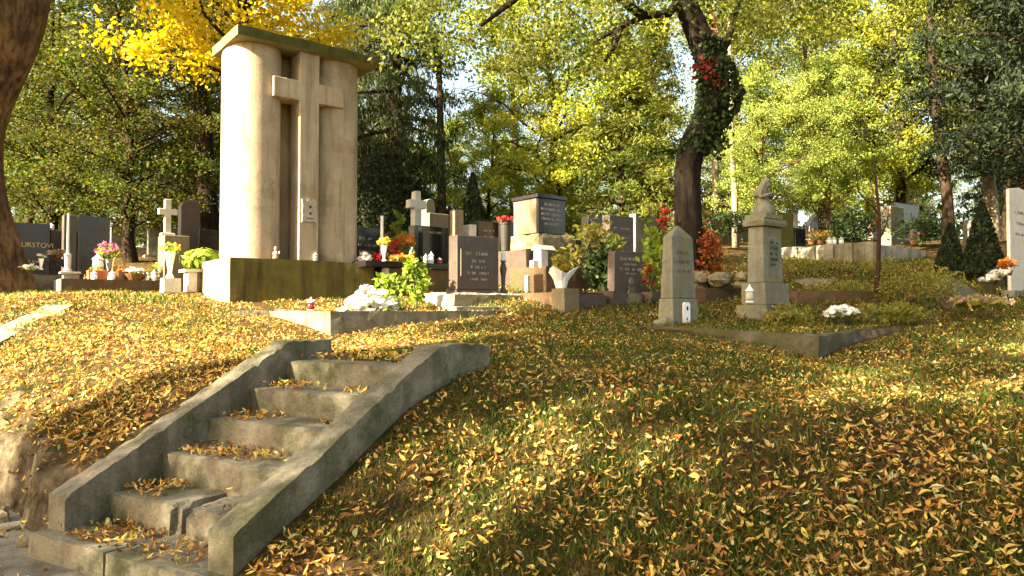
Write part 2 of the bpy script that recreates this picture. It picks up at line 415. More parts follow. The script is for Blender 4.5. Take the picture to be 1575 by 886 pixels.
L = dict(
    bright=leafmat('bright_green_leaf', [(0, (.11, .16, .018)), (.5, (.24, .30, .04)), (1, (.42, .44, .08))], [(0, (.22, .24, .02)), (1, (.40, .36, .05))], .5, .6),
    lime=leafmat('lime_leaf', [(0, (.13, .19, .025)), (1, (.42, .45, .11))], [(0, (.09, .14, .018)), (1, (.32, .36, .08))], .45, .8),
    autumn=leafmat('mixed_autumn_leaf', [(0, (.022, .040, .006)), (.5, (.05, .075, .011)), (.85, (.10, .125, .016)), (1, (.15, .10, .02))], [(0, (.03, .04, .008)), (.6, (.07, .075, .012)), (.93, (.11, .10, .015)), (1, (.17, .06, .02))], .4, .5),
    yellow=leafmat('yellow_leaf', [(0, (.44, .31, .02)), (.6, (.60, .46, .04)), (1, (.36, .36, .05))], None, .5),
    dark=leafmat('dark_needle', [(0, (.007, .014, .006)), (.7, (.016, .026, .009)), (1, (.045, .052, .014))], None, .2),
    spruce=leafmat('spruce_needle', [(0, (.015, .028, .008)), (.6, (.04, .058, .015)), (1, (.10, .11, .025))], None, .25),
    mid=leafmat('mid_green_leaf', [(0, (.035, .06, .010)), (.6, (.085, .115, .02)), (1, (.19, .20, .03))], [(0, (.09, .11, .015)), (1, (.24, .23, .04))], .45, .6),
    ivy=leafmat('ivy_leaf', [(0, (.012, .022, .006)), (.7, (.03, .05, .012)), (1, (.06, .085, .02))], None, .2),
    red=leafmat('red_creeper_leaf', [(0, (.12, .008, .010)), (.6, (.28, .02, .025)), (1, (.26, .06, .02))], None, .4),
    rust=leafmat('rust_leaf', [(0, (.16, .03, .015)), (.6, (.30, .075, .02)), (1, (.34, .16, .03))], None, .4),
    weed=leafmat('weed_leaf', [(0, (.09, .09, .015)), (.5, (.22, .19, .03)), (1, (.34, .24, .06))], [(0, (.10, .13, .02)), (1, (.26, .26, .04))], .4, 1.2),
    plant=leafmat('fresh_leaf', [(0, (.10, .17, .02)), (1, (.32, .38, .05))], None, .45),
    fallen=leafmat('fallen_leaf', [(0, (.05, .027, .012)), (.17, (.17, .07, .022)), (.36, (.37, .155, .035)), (.55, (.53, .28, .065)), (.74, (.64, .43, .12)), (.88, (.72, .55, .10)), (.96, (.56, .49, .27)), (1, (.32, .36, .06))], None, .3),
    grass=leafmat('grass_blade', [(0, (.024, .045, .005)), (.6, (.06, .095, .010)), (.9, (.12, .15, .018)), (1, (.28, .23, .07))], [(0, (.04, .05, .008)), (1, (.16, .15, .03))], .35, .9),
    wpetal=leafmat('white_petal', [(0, (.66, .64, .58)), (1, (.85, .83, .78))], None, .2),
    ypetal=leafmat('yellow_petal', [(0, (.60, .38, .02)), (1, (.75, .60, .12))], None, .3),
    opetal=leafmat('orange_petal', [(0, (.55, .15, .02)), (1, (.65, .32, .06))], None, .3),
    ppetal=leafmat('pink_petal', [(0, (.50, .08, .26)), (1, (.68, .26, .45))], None, .3),
    rpetal=leafmat('red_petal', [(0, (.35, .015, .02)), (1, (.52, .06, .06))], None, .3),
    dried=leafmat('dried_flower', [(0, (.20, .11, .06)), (.6, (.40, .28, .17)), (1, (.52, .42, .32))], None, .3),
)

# ------------------------------------------------------------------ leaf cloud helpers
def unit(a): return a / (np.linalg.norm(a, axis=-1, keepdims=True) + 1e-9)
def leaf_cloud(rng, cen, ln, wd, flat=.0, hang=0.0):
    """one rhombus per centre; FLAT turns the blades level, HANG points their long axis down"""
    n = len(cen)
    nor = unit(rng.normal(size=(n, 3)) + np.array([0, 0, 1.0]) * flat * 3)
    a = unit(np.cross(nor, rng.normal(size=(n, 3))) + np.array([0, 0, -1.0]) * hang * 2)
    b = unit(np.cross(nor, a))
    l = (ln * rng.uniform(.6, 1.25, (n, 1))) / 2; wv = (wd * rng.uniform(.6, 1.25, (n, 1))) / 2
    V = np.stack([cen - a * l, cen + b * wv + a * l * .1, cen + a * l, cen - b * wv + a * l * .1], 1).reshape(-1, 3)
    Q = np.arange(4 * n).reshape(n, 4)
    return V, Q
def scatter_ball(rng, n, c, r):
    p = unit(rng.normal(size=(n, 3))) * rng.uniform(.25, 1, (n, 1)) ** .5
    return p * np.array(r) + np.array(c)
def clumps(rng, cs, sig, per):
    cs = np.repeat(np.asarray(cs), per, 0)
    return cs + rng.normal(size=cs.shape) * sig
def merge(parts):
    vs_, fs = [], []; n = 0
    for V, Q in parts: vs_.append(V); fs.append(Q + n); n += len(V)
    return np.concatenate(vs_), np.concatenate(fs)

# ------------------------------------------------------------------ ground, path
def spaced(lo, hi, a, b, step, grow=1.12):
    core = list(np.arange(a, b, step)); s = step; v = core[-1]
    while v < hi: s *= grow; v += s; core.append(v)
    s = step; v = a; pre = []
    while v > lo: s *= grow; v -= s; pre.append(v)
    return np.array(pre[::-1] + core)
gx_ = spaced(-400, 400, -5.2, 6.2, .055); gy_ = spaced(-150, 600, 2.0, 9.6, .055)
GX, GY = np.meshgrid(gx_, gy_)
GZ = Hn(GX, GY)
for k in range(1): pass
nx_, ny_ = len(gx_), len(gy_)
ii = (np.arange(ny_ - 1)[:, None] * nx_ + np.arange(nx_ - 1)[None, :]).ravel()
gm = np_mesh('ground', np.stack([GX, GY, GZ], -1).reshape(-1, 3), np.stack([ii, ii + 1, ii + nx_ + 1, ii + nx_], -1))
def ground_mat():
    m, nt, b = new_mat('leafy_ground')
    tc = nd(nt, 'ShaderNodeTexCoord'); v = tc.outputs['Object']
    earth = ramp(nt, noise_n(nt, v, 5, 8, .7), [(.3, (.028, .018, .009)), (.55, (.065, .042, .02)), (.78, (.15, .105, .055))])
    green = ramp(nt, noise_n(nt, v, 30, 5, .7), [(.3, (.014, .020, .004)), (.7, (.05, .06, .010))])
    litter = ramp(nt, noise_n(nt, v, 42, 5, .75), [(.3, (.025, .014, .006)), (.5, (.09, .05, .015)), (.64, (.26, .15, .04)), (.8, (.46, .32, .09))])
    k1 = ramp(nt, noise_n(nt, v, 1.5, 6, .7), [(.42, (0, 0, 0)), (.58, (1, 1, 1))])
    k2 = ramp(nt, noise_n(nt, v, 7, 6, .75), [(.42, (0, 0, 0)), (.56, (1, 1, 1))])
    c = mixc(nt, k1, earth, green); c = mixc(nt, k2, c, litter)
    g = nd(nt, 'ShaderNodeNewGeometry'); sx = nd(nt, 'ShaderNodeSeparateXYZ'); nt.links.new(g.outputs['True Normal'], sx.inputs[0])
    pale = ramp(nt, noise_n(nt, v, 6, 8, .7), [(.36, (.05, .036, .022)), (.5, (.15, .115, .072)), (.64, (.28, .225, .145))])
    c = mixc(nt, ramp(nt, sx.outputs[2], [(.62, (1, 1, 1)), (.78, (0, 0, 0))]), c, pale)
    nt.links.new(c, b.inputs['Base Color']); b.inputs['Roughness'].default_value = .95; b.inputs['Specular IOR Level'].default_value = .1
    b0 = nd(nt, 'ShaderNodeBump'); b0.inputs['Strength'].default_value = 1; b0.inputs['Distance'].default_value = .10
    nt.links.new(noise_n(nt, v, 9, 8, .7), b0.inputs['Height'])
    bp = nd(nt, 'ShaderNodeBump'); bp.inputs['Strength'].default_value = .9; bp.inputs['Distance'].default_value = .03
    nt.links.new(b0.outputs[0], bp.inputs['Normal']); nt.links.new(noise_n(nt, v, 28, 8, .75), bp.inputs['Height']); nt.links.new(bp.outputs[0], b.inputs['Normal'])
    return m
ground = link('ground', gm, ground_mat(), None, smooth=True); prop(ground, kind='structure')
pm = MB()
pth = np.array([(-40, -2.2), (40, -2.2), (40, .10), (2.0, .10), (-.3, .2), (-1.5, .5), (-40, 2.0)])
def uv2(u, v): return (P1[0] + u * EU[0] + v * EV[0], P1[1] + u * EU[1] + v * EV[1])
pu = spaced(-40, 40, -3.5, 3, .08, 1.2); pv = np.concatenate([np.arange(-2.4, 1.0, .08)])
PU, PV = np.meshgrid(pu, pv)
PX = P1[0] + PU * EU[0] + PV * EV[0]; PY = P1[1] + PU * EU[1] + PV * EV[1]
PZ = .012 + wob(PX * 2, PY * 2) * .012 + .03 * sstep(-.6, .2, PV)
np_, nv_ = len(pu), len(pv)
ii = (np.arange(nv_ - 1)[:, None] * np_ + np.arange(np_ - 1)[None, :]).ravel()
path_m = stone('gritty_path', (.27, .235, .18), (.16, .135, .095), (.09, .075, .045), .3, scale=3, bump=.9, grain=110, speck=.25)
path = link('path', np_mesh('path', np.stack([PX, PY, PZ], -1).reshape(-1, 3), np.stack([ii, ii + 1, ii + np_ + 1, ii + np_], -1)), path_m, None, smooth=True)
prop(path, kind='structure')

# ------------------------------------------------------------------ steps
stairs = thing('stone_steps', 'worn concrete steps with sloping side walls climbing the leafy bank', 'steps', (P1[0], P1[1], 0), math.atan2(EU[1], EU[0]))
for k in range(6):
    mb = MB(); y0 = k * TREAD; zt = RISE * (k + 1)
    x0, x1 = (-.19, 1.40) if k == 0 else (.003, 1.197)
    depth = .50 if k < 5 else .34
    if k == 1:                                      # this one is broken in two
        mb.rough(x0, .60, y0 + .012, y0 + depth, zt - RISE - .10, zt, .04, .010, 6, 2, .10)
        mb.rough(.645, x1, y0 + .03, y0 + depth, zt - RISE - .10, zt - .014, .04, .010, 6, 12, .12)
        mb.rough(.55, .74, y0 + .10, y0 + depth, zt - RISE - .10, zt - .05, .04, .02, 9, 5, .05)
    elif k == 0:
        mb.rough(x0, .52, y0, y0 + depth, zt - RISE - .10, zt, .045, .008, 5, 1, .03)
        mb.rough(.527, x1, y0 + .004, y0 + depth, zt - RISE - .10, zt - .004, .045, .008, 5, 21, .05)
    else:
        mb.rough(x0, x1, y0 + .015, y0 + depth, zt - RISE - .10, zt, .045, .008, 5, k + 1, (.0, .09, .13, .06, .03, .03)[k])
    mb.build('step', M['concrete'], stairs, smooth=False)
def side_wall(x0, x1, seed, chip):
    # sloping concrete string: side outline swept across its thickness
    mb = MB()
    ys = [.10, .16]; 
    top = lambda y: .36 + (y - .10) * .495 if y < 1.72 else 1.163 - max(0, y - 2.15) * .12
    ys = np.arange(.10, 2.36 if x0 > 0 else 2.20, .035)
    n = 4; rows = []
    for y in ys:
        row = []
        zt = float(top(y)); zb = max(-.05, -.05 + (y - .4) * .45)
        for k in range(n + 1):
            x = x0 + (x1 - x0) * k / n
            q = Vector((x * 5 + seed, y * 4, seed * 2.0))
            e = chip * max(0, mnoise.noise(Vector((x * 9 + seed, y * 15, seed))) - .05) * (1.3 if k in (0, n) else .12)
            row.append((x + mnoise.noise(q * 2) * .006, y, zt - e + mnoise.noise(q * 3) * .004))
        row.append((x1 + mnoise.noise(Vector((y * 4, seed, 1))) * .006, y, (zt + zb) / 2)); row.append((x1, y, zb)); row.append((x0, y, zb)); row.append((x0 + mnoise.noise(Vector((y * 4, seed, 5))) * .006, y, (zt + zb) / 2))
        rows.append(row)
    m = len(rows[0]); v = [p for r_ in rows for p in r_]
    f = [(i * m + k, (i + 1) * m + k, (i + 1) * m + (k + 1) % m, i * m + (k + 1) % m) for i in range(len(rows) - 1) for k in range(m)]
    f += [tuple(range(m)), tuple(range(len(v) - 1, len(v) - m - 1, -1))]
    mb.raw(v, f)
    return mb.build('side_wall', M['concrete'], stairs)
side_wall(-.165, 0, 1, .03)
side_wall(1.20, 1.37, 7, .03)

rgk = random.Random(4)
for k, (u_, v_, r_, lab) in enumerate(((-.36, .10, .07, 'rough tan stone at the foot of the bank touching the left step wall'), (-.75, .20, .05, 'small crumbled stone below the bare earth face by the steps'), (-1.05, .26, .09, 'large rough stone fallen from the bare earth face'), (-1.42, .36, .06, 'crumbled stone by the left edge below the bare earth face'))):
    X, Y_ = P1[0] + u_ * EU[0] + v_ * EV[0], P1[1] + u_ * EU[1] + v_ * EV[1]
    t = thing('field_stone', lab, 'stone', (X, Y_, .03), k * 1.1)
    mb = MB().rough(-r_, r_, -r_ * .7, r_ * .7, -.04, r_ * .9, .03, .02, 14, k + 3, .05)
    mb.build('stone', M['rubble'], t)

# ------------------------------------------------------------------ kerb in front of the monument
kerb = thing('concrete_kerb', 'low concrete kerb with a sharp corner below the tall monument', 'kerb', (KC.x, KC.y, 0), ROT)
MB().rough(0, 2.55, 0, .14, .95, KC.z, .12, .006, 4, 3).build('front_kerb', M['concrete'], kerb)
MB().rough(.002, .14, .142, 2.9, .95, KC.z - .002, .12, .006, 4, 5).build('side_kerb', M['concrete'], kerb)

qa = at(-30, 530, 6.9); qb = at(112, 481, 8.7)
lk = thing('concrete_kerb', 'pale sunlit concrete kerb running in from the left edge through yellow leaves', 'kerb', (qa.x, qa.y, Hh(qa.x, qa.y) + .10), math.atan2(qb.y - qa.y, qb.x - qa.x))
lkl = (qb.xy - qa.xy).length
mb = MB().rough(0, lkl, 0, .30, -.35, 0, .12, .006, 4, 13); mb.v = [(x, y, z + (Hh(qb.x, qb.y) - .05 - Hh(qa.x, qa.y)) * x / lkl) for x, y, z in mb.v]
mb.build('kerb_stone', M['concrete_light'], lk)

# ------------------------------------------------------------------ placing by the front left corner of a block
def corner(pc, d, pl=None, pr=None, z=None):
    """ground point of a front left corner plus width and thickness read from pixel columns"""
    x = xk(pc) * d
    k = xk(pr) if pr else None
    wd = (k * d - x) / (AX[0] - AX[1] * k) if pr else None
    kl = xk(pl) if pl else None
    th = (x - kl * d) / (-AY[0] + AY[1] * kl) if pl else None
    zz = Hh(x + .2, d + .2) if z is None else z
    return Vector((x, d, zz)), wd, th
def letters(parent, rows, wd, y, mat, name='inscription', seed=1):
    """rows: (centre z, height, width fraction): worn lettering too small to read, cut as short strokes"""
    rg = random.Random(seed); mb = MB()
    for zc, hh, fr in rows:
        x = wd * .5 - wd * fr / 2; e = wd * .5 + wd * fr / 2
        while x < e:
            lw = hh * rg.uniform(.45, .75)
            if rg.random() > .14:
                mb.box(x, x + hh * .14, y - .004, y + .004, zc - hh / 2, zc + hh / 2)
                if rg.random() < .7: mb.box(x + hh * .15, x + lw * .8, y - .0035, y + .004, zc + rg.choice((-.42, 0, .3)) * hh, zc + rg.choice((.36, .42)) * hh if False else zc + rg.choice((-.42, 0, .3)) * hh + hh * .13)
                if rg.random() < .5: mb.box(x + lw * .8, x + lw * .8 + hh * .13, y - .0045, y + .004, zc - hh / 2, zc + hh * rg.choice((.5, .1)))
            x += lw + hh * .28
    o = mb.build(name, mat, parent); o['kind'] = 'stuff'; return o
def text(parent, s, x, y, z, size, mat, name='inscription', align='CENTER'):
    cu = bpy.data.curves.new(name, 'FONT'); cu.body = s; cu.size = size; cu.align_x = align; cu.extrude = .003
    cu.materials.append(mat)
    tmp = bpy.data.objects.new(name, cu); C.objects.link(tmp)
    me = bpy.data.meshes.new_from_object(tmp.evaluated_get(bpy.context.evaluated_depsgraph_get()))
    bpy.data.objects.remove(tmp)
    o = bpy.data.objects.new(name, me); C.objects.link(o); o.parent = parent; o['kind'] = 'stuff'
    o.location = (x, y, z); o.rotation_euler = (R(90), 0, 0); return o

# ------------------------------------------------------------------ the tall monument
mloc, mw, mt = corner(353, 10.3, 310, 575, z=1.40)
ztop = zat(395, 10.3) - mloc.z
mon = thing('memorial_monument', 'tall pale rounded monument with a large cross and mossy flat cap', 'monument', mloc, ROT)
zc0 = zat(50.5, 10.3) - mloc.z; zc1 = zat(34, 10.3) - mloc.z
MB().rough(0, mw, 0, mt, -.12, ztop, .16, .005, 3, 2, .02).build('plinth', M['moss_sun_plinth'], mon)
cy_ = mt * .52; ry = mt * .40
def pier(cx, rx):
    poly = [(cx + rx * math.copysign(abs(math.cos(a)) ** .85, math.cos(a)), cy_ + ry * math.copysign(abs(math.sin(a)) ** .85, math.sin(a))) for a in np.linspace(0, 2 * math.pi, 49)[:-1]]
    o = MB().plan(poly, ztop, zc0).build('rounded_pier', M['plaster'], mon, smooth=True)
    m = o.modifiers.new('edge', 'EDGE_SPLIT'); m.split_angle = R(45)
    return o
pier(mw * .228, mw * .178); pier(mw * .79, mw * .185)
MB().box(mw * .30, mw * .70, cy_ - ry * .15, cy_ + ry * .7, ztop, zc0).build('recess_wall', M['recess'], mon)
ccx = mw * .535; cyf = cy_ - ry - .05
zarm = zat(146, 10.3 + .9) - mloc.z
cr = MB().prism([(ccx - .155, ztop), (ccx + .155, ztop), (ccx + .155, zarm - .13), (ccx + .56, zarm - .13), (ccx + .56, zarm + .17), (ccx + .155, zarm + .17), (ccx + .155, zc0), (ccx - .155, zc0), (ccx - .155, zarm + .17), (ccx - .56, zarm + .17), (ccx - .56, zarm - .13), (ccx - .155, zarm - .13)], cyf, cyf + .36)
cr.build('cross', M['plaster'], mon, bevel=.012)
MB().rough(.07, mw + .10, .0, mt - .14, zc0 + .003, zc1, .14, .006, 4, 8, .03).build('cap', M['moss_shade_cap'], mon)
MB().box(.10, mw - .10, .08, mt - .08, zc0 - .05, zc0 + .001).build('neck_moulding', M['plaster'], mon, bevel=.01) if False else None
# scroll edged enamel plaque on the cross
zp = zat(324, 10.3 + .75) - mloc.z
pts = []
for a in np.linspace(0, 2 * math.pi, 41)[:-1]:
    c_, s_ = math.cos(a), math.sin(a); k = max(abs(c_), abs(s_)); r_ = 1 + .06 * math.cos(8 * a)
    pts.append((ccx + .115 * c_ / k * r_ * .98, zp + .165 * s_ / k * r_))
plq = MB().prism(pts, cyf - .03, cyf - .001).build('plaque', stone('worn_enamel', (.42, .36, .29), (.30, .24, .18), None, scale=9, bump=.15, streak=.4), mon)
mk = MB()
for dz in (.06, -.04): mk.lathe([(.012, 0), (.024, .006), (.0, .010)], n=10)
mk = MB()
for dz, rr in ((.065, .022), (-.035, .022)):
    mk.prism([(ccx + .01 + rr * math.cos(a), zp + dz + rr * .85 * math.sin(a)) for a in np.linspace(0, 2 * math.pi, 13)[:-1]], cyf - .036, cyf - .0305)
mk.box(ccx - .05, ccx + .06, cyf - .035, cyf - .0305, zp - .115, zp - .105)
mk.build('plaque_mark', M['dark'], plq)['kind'] = 'stuff'

# ------------------------------------------------------------------ small reusable things
def local(root_loc, lx, ly, z=0):
    return Vector((root_loc.x + lx * AX[0] + ly * AY[0], root_loc.y + lx * AX[1] + ly * AY[1], z))
def leaves_part(name, mat, parent, cen, ln, wd, seed, flat=0, hang=0, kind=None):
    rng = np.random.default_rng(seed)
    V, Q = leaf_cloud(rng, np.asarray(cen, float), ln, wd, flat, hang)
    o = link(name, np_mesh(name, V, Q), mat, parent)
    if kind: o['kind'] = kind
    return o
def flower_heads(rng, cen, r, petals=10):
    """round flower heads: petals fanned about each centre"""
    cen = np.asarray(cen, float); n = len(cen)
    up = unit(rng.normal(size=(n, 3)) * .5 + np.array([0, 0, 1.0]))
    t = unit(np.cross(up, rng.normal(size=(n, 3)))); b = np.cross(up, t)
    Vs = []
    for k in range(petals):
        a = 2 * math.pi * k / petals * 1.618; lift = .15 + .8 * (k / petals)
        d = unit(t * math.cos(a) + b * math.sin(a) + up * lift); s = np.cross(up, d)
        rr = r * rng.uniform(.75, 1.15, (n, 1))
        Vs.append(np.stack([cen, cen + d * rr * .6 + s * rr * .28, cen + d * rr, cen + d * rr * .6 - s * rr * .28], 1))
    V = np.stack(Vs, 1).reshape(-1, 3)
    return V, np.arange(len(V)).reshape(-1, 4)
def bouquet(name, label, cat, loc, r, h, petal, n=40, green=60, head=.03, group=None, leafm='plant', pot=None, potm=None, seed=1):
    """pot (profile) + leaves + flower heads"""
    t = thing(name, label, cat, loc, random.uniform(0, 6), group)
    rng = np.random.default_rng(seed); z0 = 0
    if pot:
        MB().lathe(pot, n=16).build('pot', potm, t, smooth=False); z0 = max(z for _, z in pot) * .9
    if green:
        p = scatter_ball(rng, green, (0, 0, z0 + h * .42), (r * .95, r * .95, h * .45))
        leaves_part('foliage', L[leafm], t, p, max(.05, r * .45), max(.02, r * .17), seed, 0)
    if n:
        p = scatter_ball(rng, n, (0, 0, 0), (r, r, h * .55)); p[:, 2] = np.abs(p[:, 2]) + z0 + h * .35
        V, Q = flower_heads(rng, p, head)
        link('blossom', np_mesh('blossom', V, Q), L[petal], t)
    return t
POT = lambda r, h: [(r * .68, 0), (r * .9, h * .85), (r, h * .86), (r, h), (r * .86, h), (r * .8, h * .9)]
VASE = lambda r, h: [(r * .7, 0), (r * .75, h * .06), (r * .35, h * .2), (r * .55, h * .5), (r * .9, h * .85), (r, h), (r * .8, h * .98)]
def lantern(loc, h, r, label, glass, top, group=None):
    t = thing('grave_lantern', label, 'lantern', loc, 0, group)
    MB().lathe([(r * .8, 0), (r, h * .04), (r * .9, h * .10)], n=12).build('foot', top, t)
    MB().lathe([(r * .85, h * .101), (r * .95, h * .3), (r * .8, h * .62)], n=12).build('glass', glass, t, smooth=True)
    MB().lathe([(r * 1.0, h * .621), (r * 1.02, h * .68), (r * .55, h * .80), (r * .25, h * .9), (r * .12, h)], n=12).build('lid', top, t)
    return t
def cherub(loc, h, label, mat):
    t = thing('figurine', label, 'figurine', loc, R(-20))
    mb = MB(); mb.lathe([(h * .20, 0), (h * .22, h * .1), (h * .17, h * .35), (h * .13, h * .55), (h * .06, h * .68)], n=10)
    mb.blob((0, 0, h * .83), (h * .13, h * .13, h * .16), 3, .1)
    mb.tube([(-h * .12, 0, h * .55), (-h * .2, -h * .1, h * .4), (-h * .05, -h * .18, h * .42)], [h * .045, h * .04, h * .03], 6)
    mb.tube([(h * .12, 0, h * .55), (h * .2, -h * .1, h * .4), (h * .05, -h * .18, h * .42)], [h * .045, h * .04, h * .03], 6)
    mb.build('body', mat, t, smooth=True)
    for s in (-1, 1):
        MB().prism([(s * h * .05, h * .4), (s * h * .3, h * .62), (s * h * .26, h * .35)][::s], h * .12, h * .15).build('wing', M['white'], t)
    return t
def arch(w_, h_, r=1.0, n=10):
    """xz outline of a round topped slab"""
    hs = h_ - w_ / 2 * r
    return [(0, 0), (w_, 0), (w_, hs)] + [(w_ / 2 + w_ / 2 * math.cos(a), hs + w_ / 2 * r * math.sin(a)) for a in np.linspace(0, math.pi, n)[1:-1]] + [(0, hs)]
def headstone(label, pc, pl, pr, d, ytop, mat, z=None, base=None, rows=None, lm=None, poly=None, name='headstone', cat='gravestone', group=None, basem=None, seed=1, thick=None):
    loc, wd, th = corner(pc, d, pl, pr, z)
    if thick: th = thick
    h = zat(ytop, d) - loc.z
    t = thing(name, label, cat, loc, ROT, group)
    b0 = 0
    if base:
        ov, b0 = base
        MB().rough(-ov, wd + ov, -ov, th + ov, -.15, b0 - .003, .2, .004, 4, seed).build('base', basem or mat, t)
    mb = MB()
    pp = poly(wd, h - b0) if poly else [(0, 0), (wd, 0), (wd, h - b0), (0, h - b0)]
    mb.prism([(x, zz + (b0 if b0 else -.1 * (zz == 0))) for x, zz in pp], 0, th)
    mb.build('slab', mat, t, bevel=.01)
    if rows: letters(t, [(h * a, hh, fr) for a, hh, fr in rows], wd, 0, lm or M['etch'], seed=seed)
    return t, loc, wd, th, h

exec_order = []
# ================================================================== GRAVES ON THE LEFT
t, loc, wd, th, h = headstone('black polished gravestone with a pale name above three date lines, half behind the thick trunk', 12, 2, 76, 12.8, 341, M['darkst'], rows=[(.46, .045, .5), (.36, .045, .5), (.26, .045, .5)], lm=M['gold'], base=(.05, .18), basem=M['tanst'], seed=3)
text(t, 'TOURSTOVI', wd * .55, -.004, h * .66, .12, M['gold'])
lloc, lw_, lt_ = corner(76, 13.4, 73, 104)
headstone('low brown gravestone behind a dried flower bowl, left of the metal post', 76, 72, 104, 13.4, 353, M['brownst'], seed=5)
t, loc, wd, th, h = headstone('broad dark brown gravestone just right of the thin metal post', 119, 106, 168, 13.0, 331, M['darkst'], base=(.04, .1), rows=[(.8, .04, .5), (.62, .03, .6), (.5, .03, .4)], lm=M['brownst'], seed=6)
MB().box(-.22, -.02, .02, .26, 0, h * 1.0).build('side_pillar', M['brownst'], t, bevel=.01)
lantern(at(79, 354, 13.5), .13, .05, 'tiny white teardrop lantern standing on top of the low brown gravestone', M['white'], M['white'])
# thin post with a lamp foot
pl_ = at(104, 418, 11.8)
po = thing('metal_post', 'thin upright grey metal post on a small lidded stone box', 'post', (pl_.x, pl_.y, at(104, 418, 11.8).z), ROT)
hp = zat(328, 11.8) - pl_.z
MB().lathe([(.06, 0), (.065, .03), (.045, .06), (.05, .24), (.06, .27), (.03, .30), (.022, .32), (.020, hp)], n=12).build('post', M['metal'], po)
bx_, bw_, bt_ = corner(97, 11.7, 94, 122); bz = zat(436, 11.7)
bo = thing('stone_box', 'small grey stone box with a tilted lid carrying the metal post', 'stone box', Vector((bx_.x, bx_.y, bz)), ROT)
MB().box(0, bw_, 0, .28, -.05, pl_.z - bz - .04).build('box', M['greyst'], bo, bevel=.006)
MB().box(-.04, bw_ + .02, -.02, .30, pl_.z - bz - .037, pl_.z - bz - .002).build('lid', M['concrete_light'], bo, bevel=.006)
# long low kerb carrying pots
kloc, kw_, kt_ = corner(94, 11.3, 62, 252); kz = zat(428, 11.3)
gk = thing('grave_border', 'long low stone border crowded with pots and lanterns at the left', 'grave border', Vector((kloc.x, kloc.y, kz)), ROT)
MB().rough(0, kw_, 0, .16, -.35, 0, .15, .006, 4, 4).build('front_edge', M['earthwall'], gk)
MB().rough(.002, .17, .162, 1.5, -.3, -.003, .15, .006, 4, 6).build('side_edge', M['palest'], gk)  # paler than the front edge: sunlight put into the colour
MB().rough(.172, kw_ + .1, .162, 1.4, -.3, -.02, .2, .01, 4, 9).build('bed', M['brownst'], gk)
def onk(px, off=.25):                              # point on that bed below a pixel column
    k = xk(px, 425); x = (k * kloc.y - kloc.x) / (AX[0] - AX[1] * k)
    return local(kloc, x, off, kz - .012)
p = onk(155, .3)
pt = thing('flower_trough', 'red clay trough with pale plants under the white pointed lantern', 'planter', p, ROT)
MB().frustum(-.13, .13, -.09, .09, 0, .16, -.015).build('trough', M['terracotta'], pt, bevel=.008)
leaves_part('foliage', L['plant'], pt, scatter_ball(np.random.default_rng(2), 60, (0, 0, .18), (.13, .09, .06)), .07, .03, 2)
lantern(Vector((p.x - .02, p.y + .05, kz + .15)), .28, .085, 'white pointed lantern rising from the red clay trough', M['white'], M['white'])
bouquet('flower_vase', 'slim vase of pink flowers with light green leaves at the left graves', 'vase', onk(176, .45), .22, .34, 'ppetal', 26, 120, .055, pot=VASE(.055, .36), potm=M['metal'], seed=4)
p = onk(189, .32)
bk = thing('flower_basket', 'wicker basket with a tall arched handle and orange blooms', 'basket', p, ROT + .5)
MB().lathe([(.09, 0), (.13, .15), (.12, .15), (.09, .03)], n=14).build('basket', M['wicker'], bk)
MB().tube([(-.12 * math.cos(a), 0, .14 + .30 * math.sin(a)) for a in np.linspace(0, math.pi, 12)], [.012] * 12, 6).build('handle', M['wicker'], bk)
V, Q = flower_heads(np.random.default_rng(3), scatter_ball(np.random.default_rng(3), 16, (0, 0, .18), (.11, .11, .06)), .045); link('blossom', np_mesh('blossom', V, Q), L['opetal'], bk)
bouquet('flower_bowl', 'wide brown bowl of white flowers between the basket and small vases', 'planter', onk(213, .25), .17, .12, 'wpetal', 30, 40, .04, pot=[(.10, 0), (.17, .10), (.18, .12), (.16, .12)], potm=M['brownpot'], seed=5)
for px, hh, lab in ((147, .16, 'white round candle holder left of the red clay trough'), (175, .17, 'pale ribbed candle glass below the pink flower vase'), (226, .26, 'white candle cup standing behind the brown bowl'), (240, .20, 'white ribbed vase at the right end of the stone border')):
    lantern(onk(px, .12 if px != 226 else .5), hh, .05, lab, M['white'], M['palest'])
cherub(onk(230, .15), .15, 'small pale cherub figurine beside the white ribbed vase', M['white'])
cherub(onk(236, .55), .2, 'small brown figurine by the yellow potted plant', M['figure'])
bouquet('potted_plant', 'small potted plant with yellow green leaves near the pale vase', 'potted plant', onk(246, .35), .12, .26, 'ypetal', 10, 90, .035, pot=POT(.07, .09), potm=M['brownpot'], seed=6)
cherub(onk(134, .2), .09, 'tiny dark reddish figurine next to the lidded stone box', M['terracotta'])
# pale footed vase on block, bench slab
vloc, vw, vt = corner(252, 10.9, 250, 279); vz = zat(444, 10.9)
vb = thing('stone_block', 'small bright white stone block under the footed vase', 'stone block', Vector((vloc.x, vloc.y, vz)), ROT)
MB().rough(0, vw, 0, .24, -.06, .16, .1, .006, 5, 3).build('block', M['palest'], vb)
vv = local(vloc, vw * .45, .12, vz + .16)
bouquet('footed_vase', 'tall white footed vase with drooping pale yellow leaves', 'vase', vv, .16, .20, 'ypetal', 6, 70, .04, pot=VASE(.075, .40), potm=M['white'], seed=8)
sl, sw, st_ = corner(285, 11.2, 270, 330); sz = zat(413, 11.2)
bn = thing('stone_bench', 'pale stone ledge on a short pier left of the monument plinth', 'stone ledge', Vector((sl.x, sl.y, sz)), ROT)
MB().rough(0, sw, 0, .4, -.05, 0, .15, .005, 4, 2).build('ledge', M['palest'], bn)
MB().rough(.05, .18, .03, .3, -.35, -.052, .12, .005, 4, 3).build('pier', M['palest'], bn)
MB().rough(.182, sw, .05, .3, -.35, -.054, .12, .005, 4, 5).build('pier_infill', M['concrete'], bn)
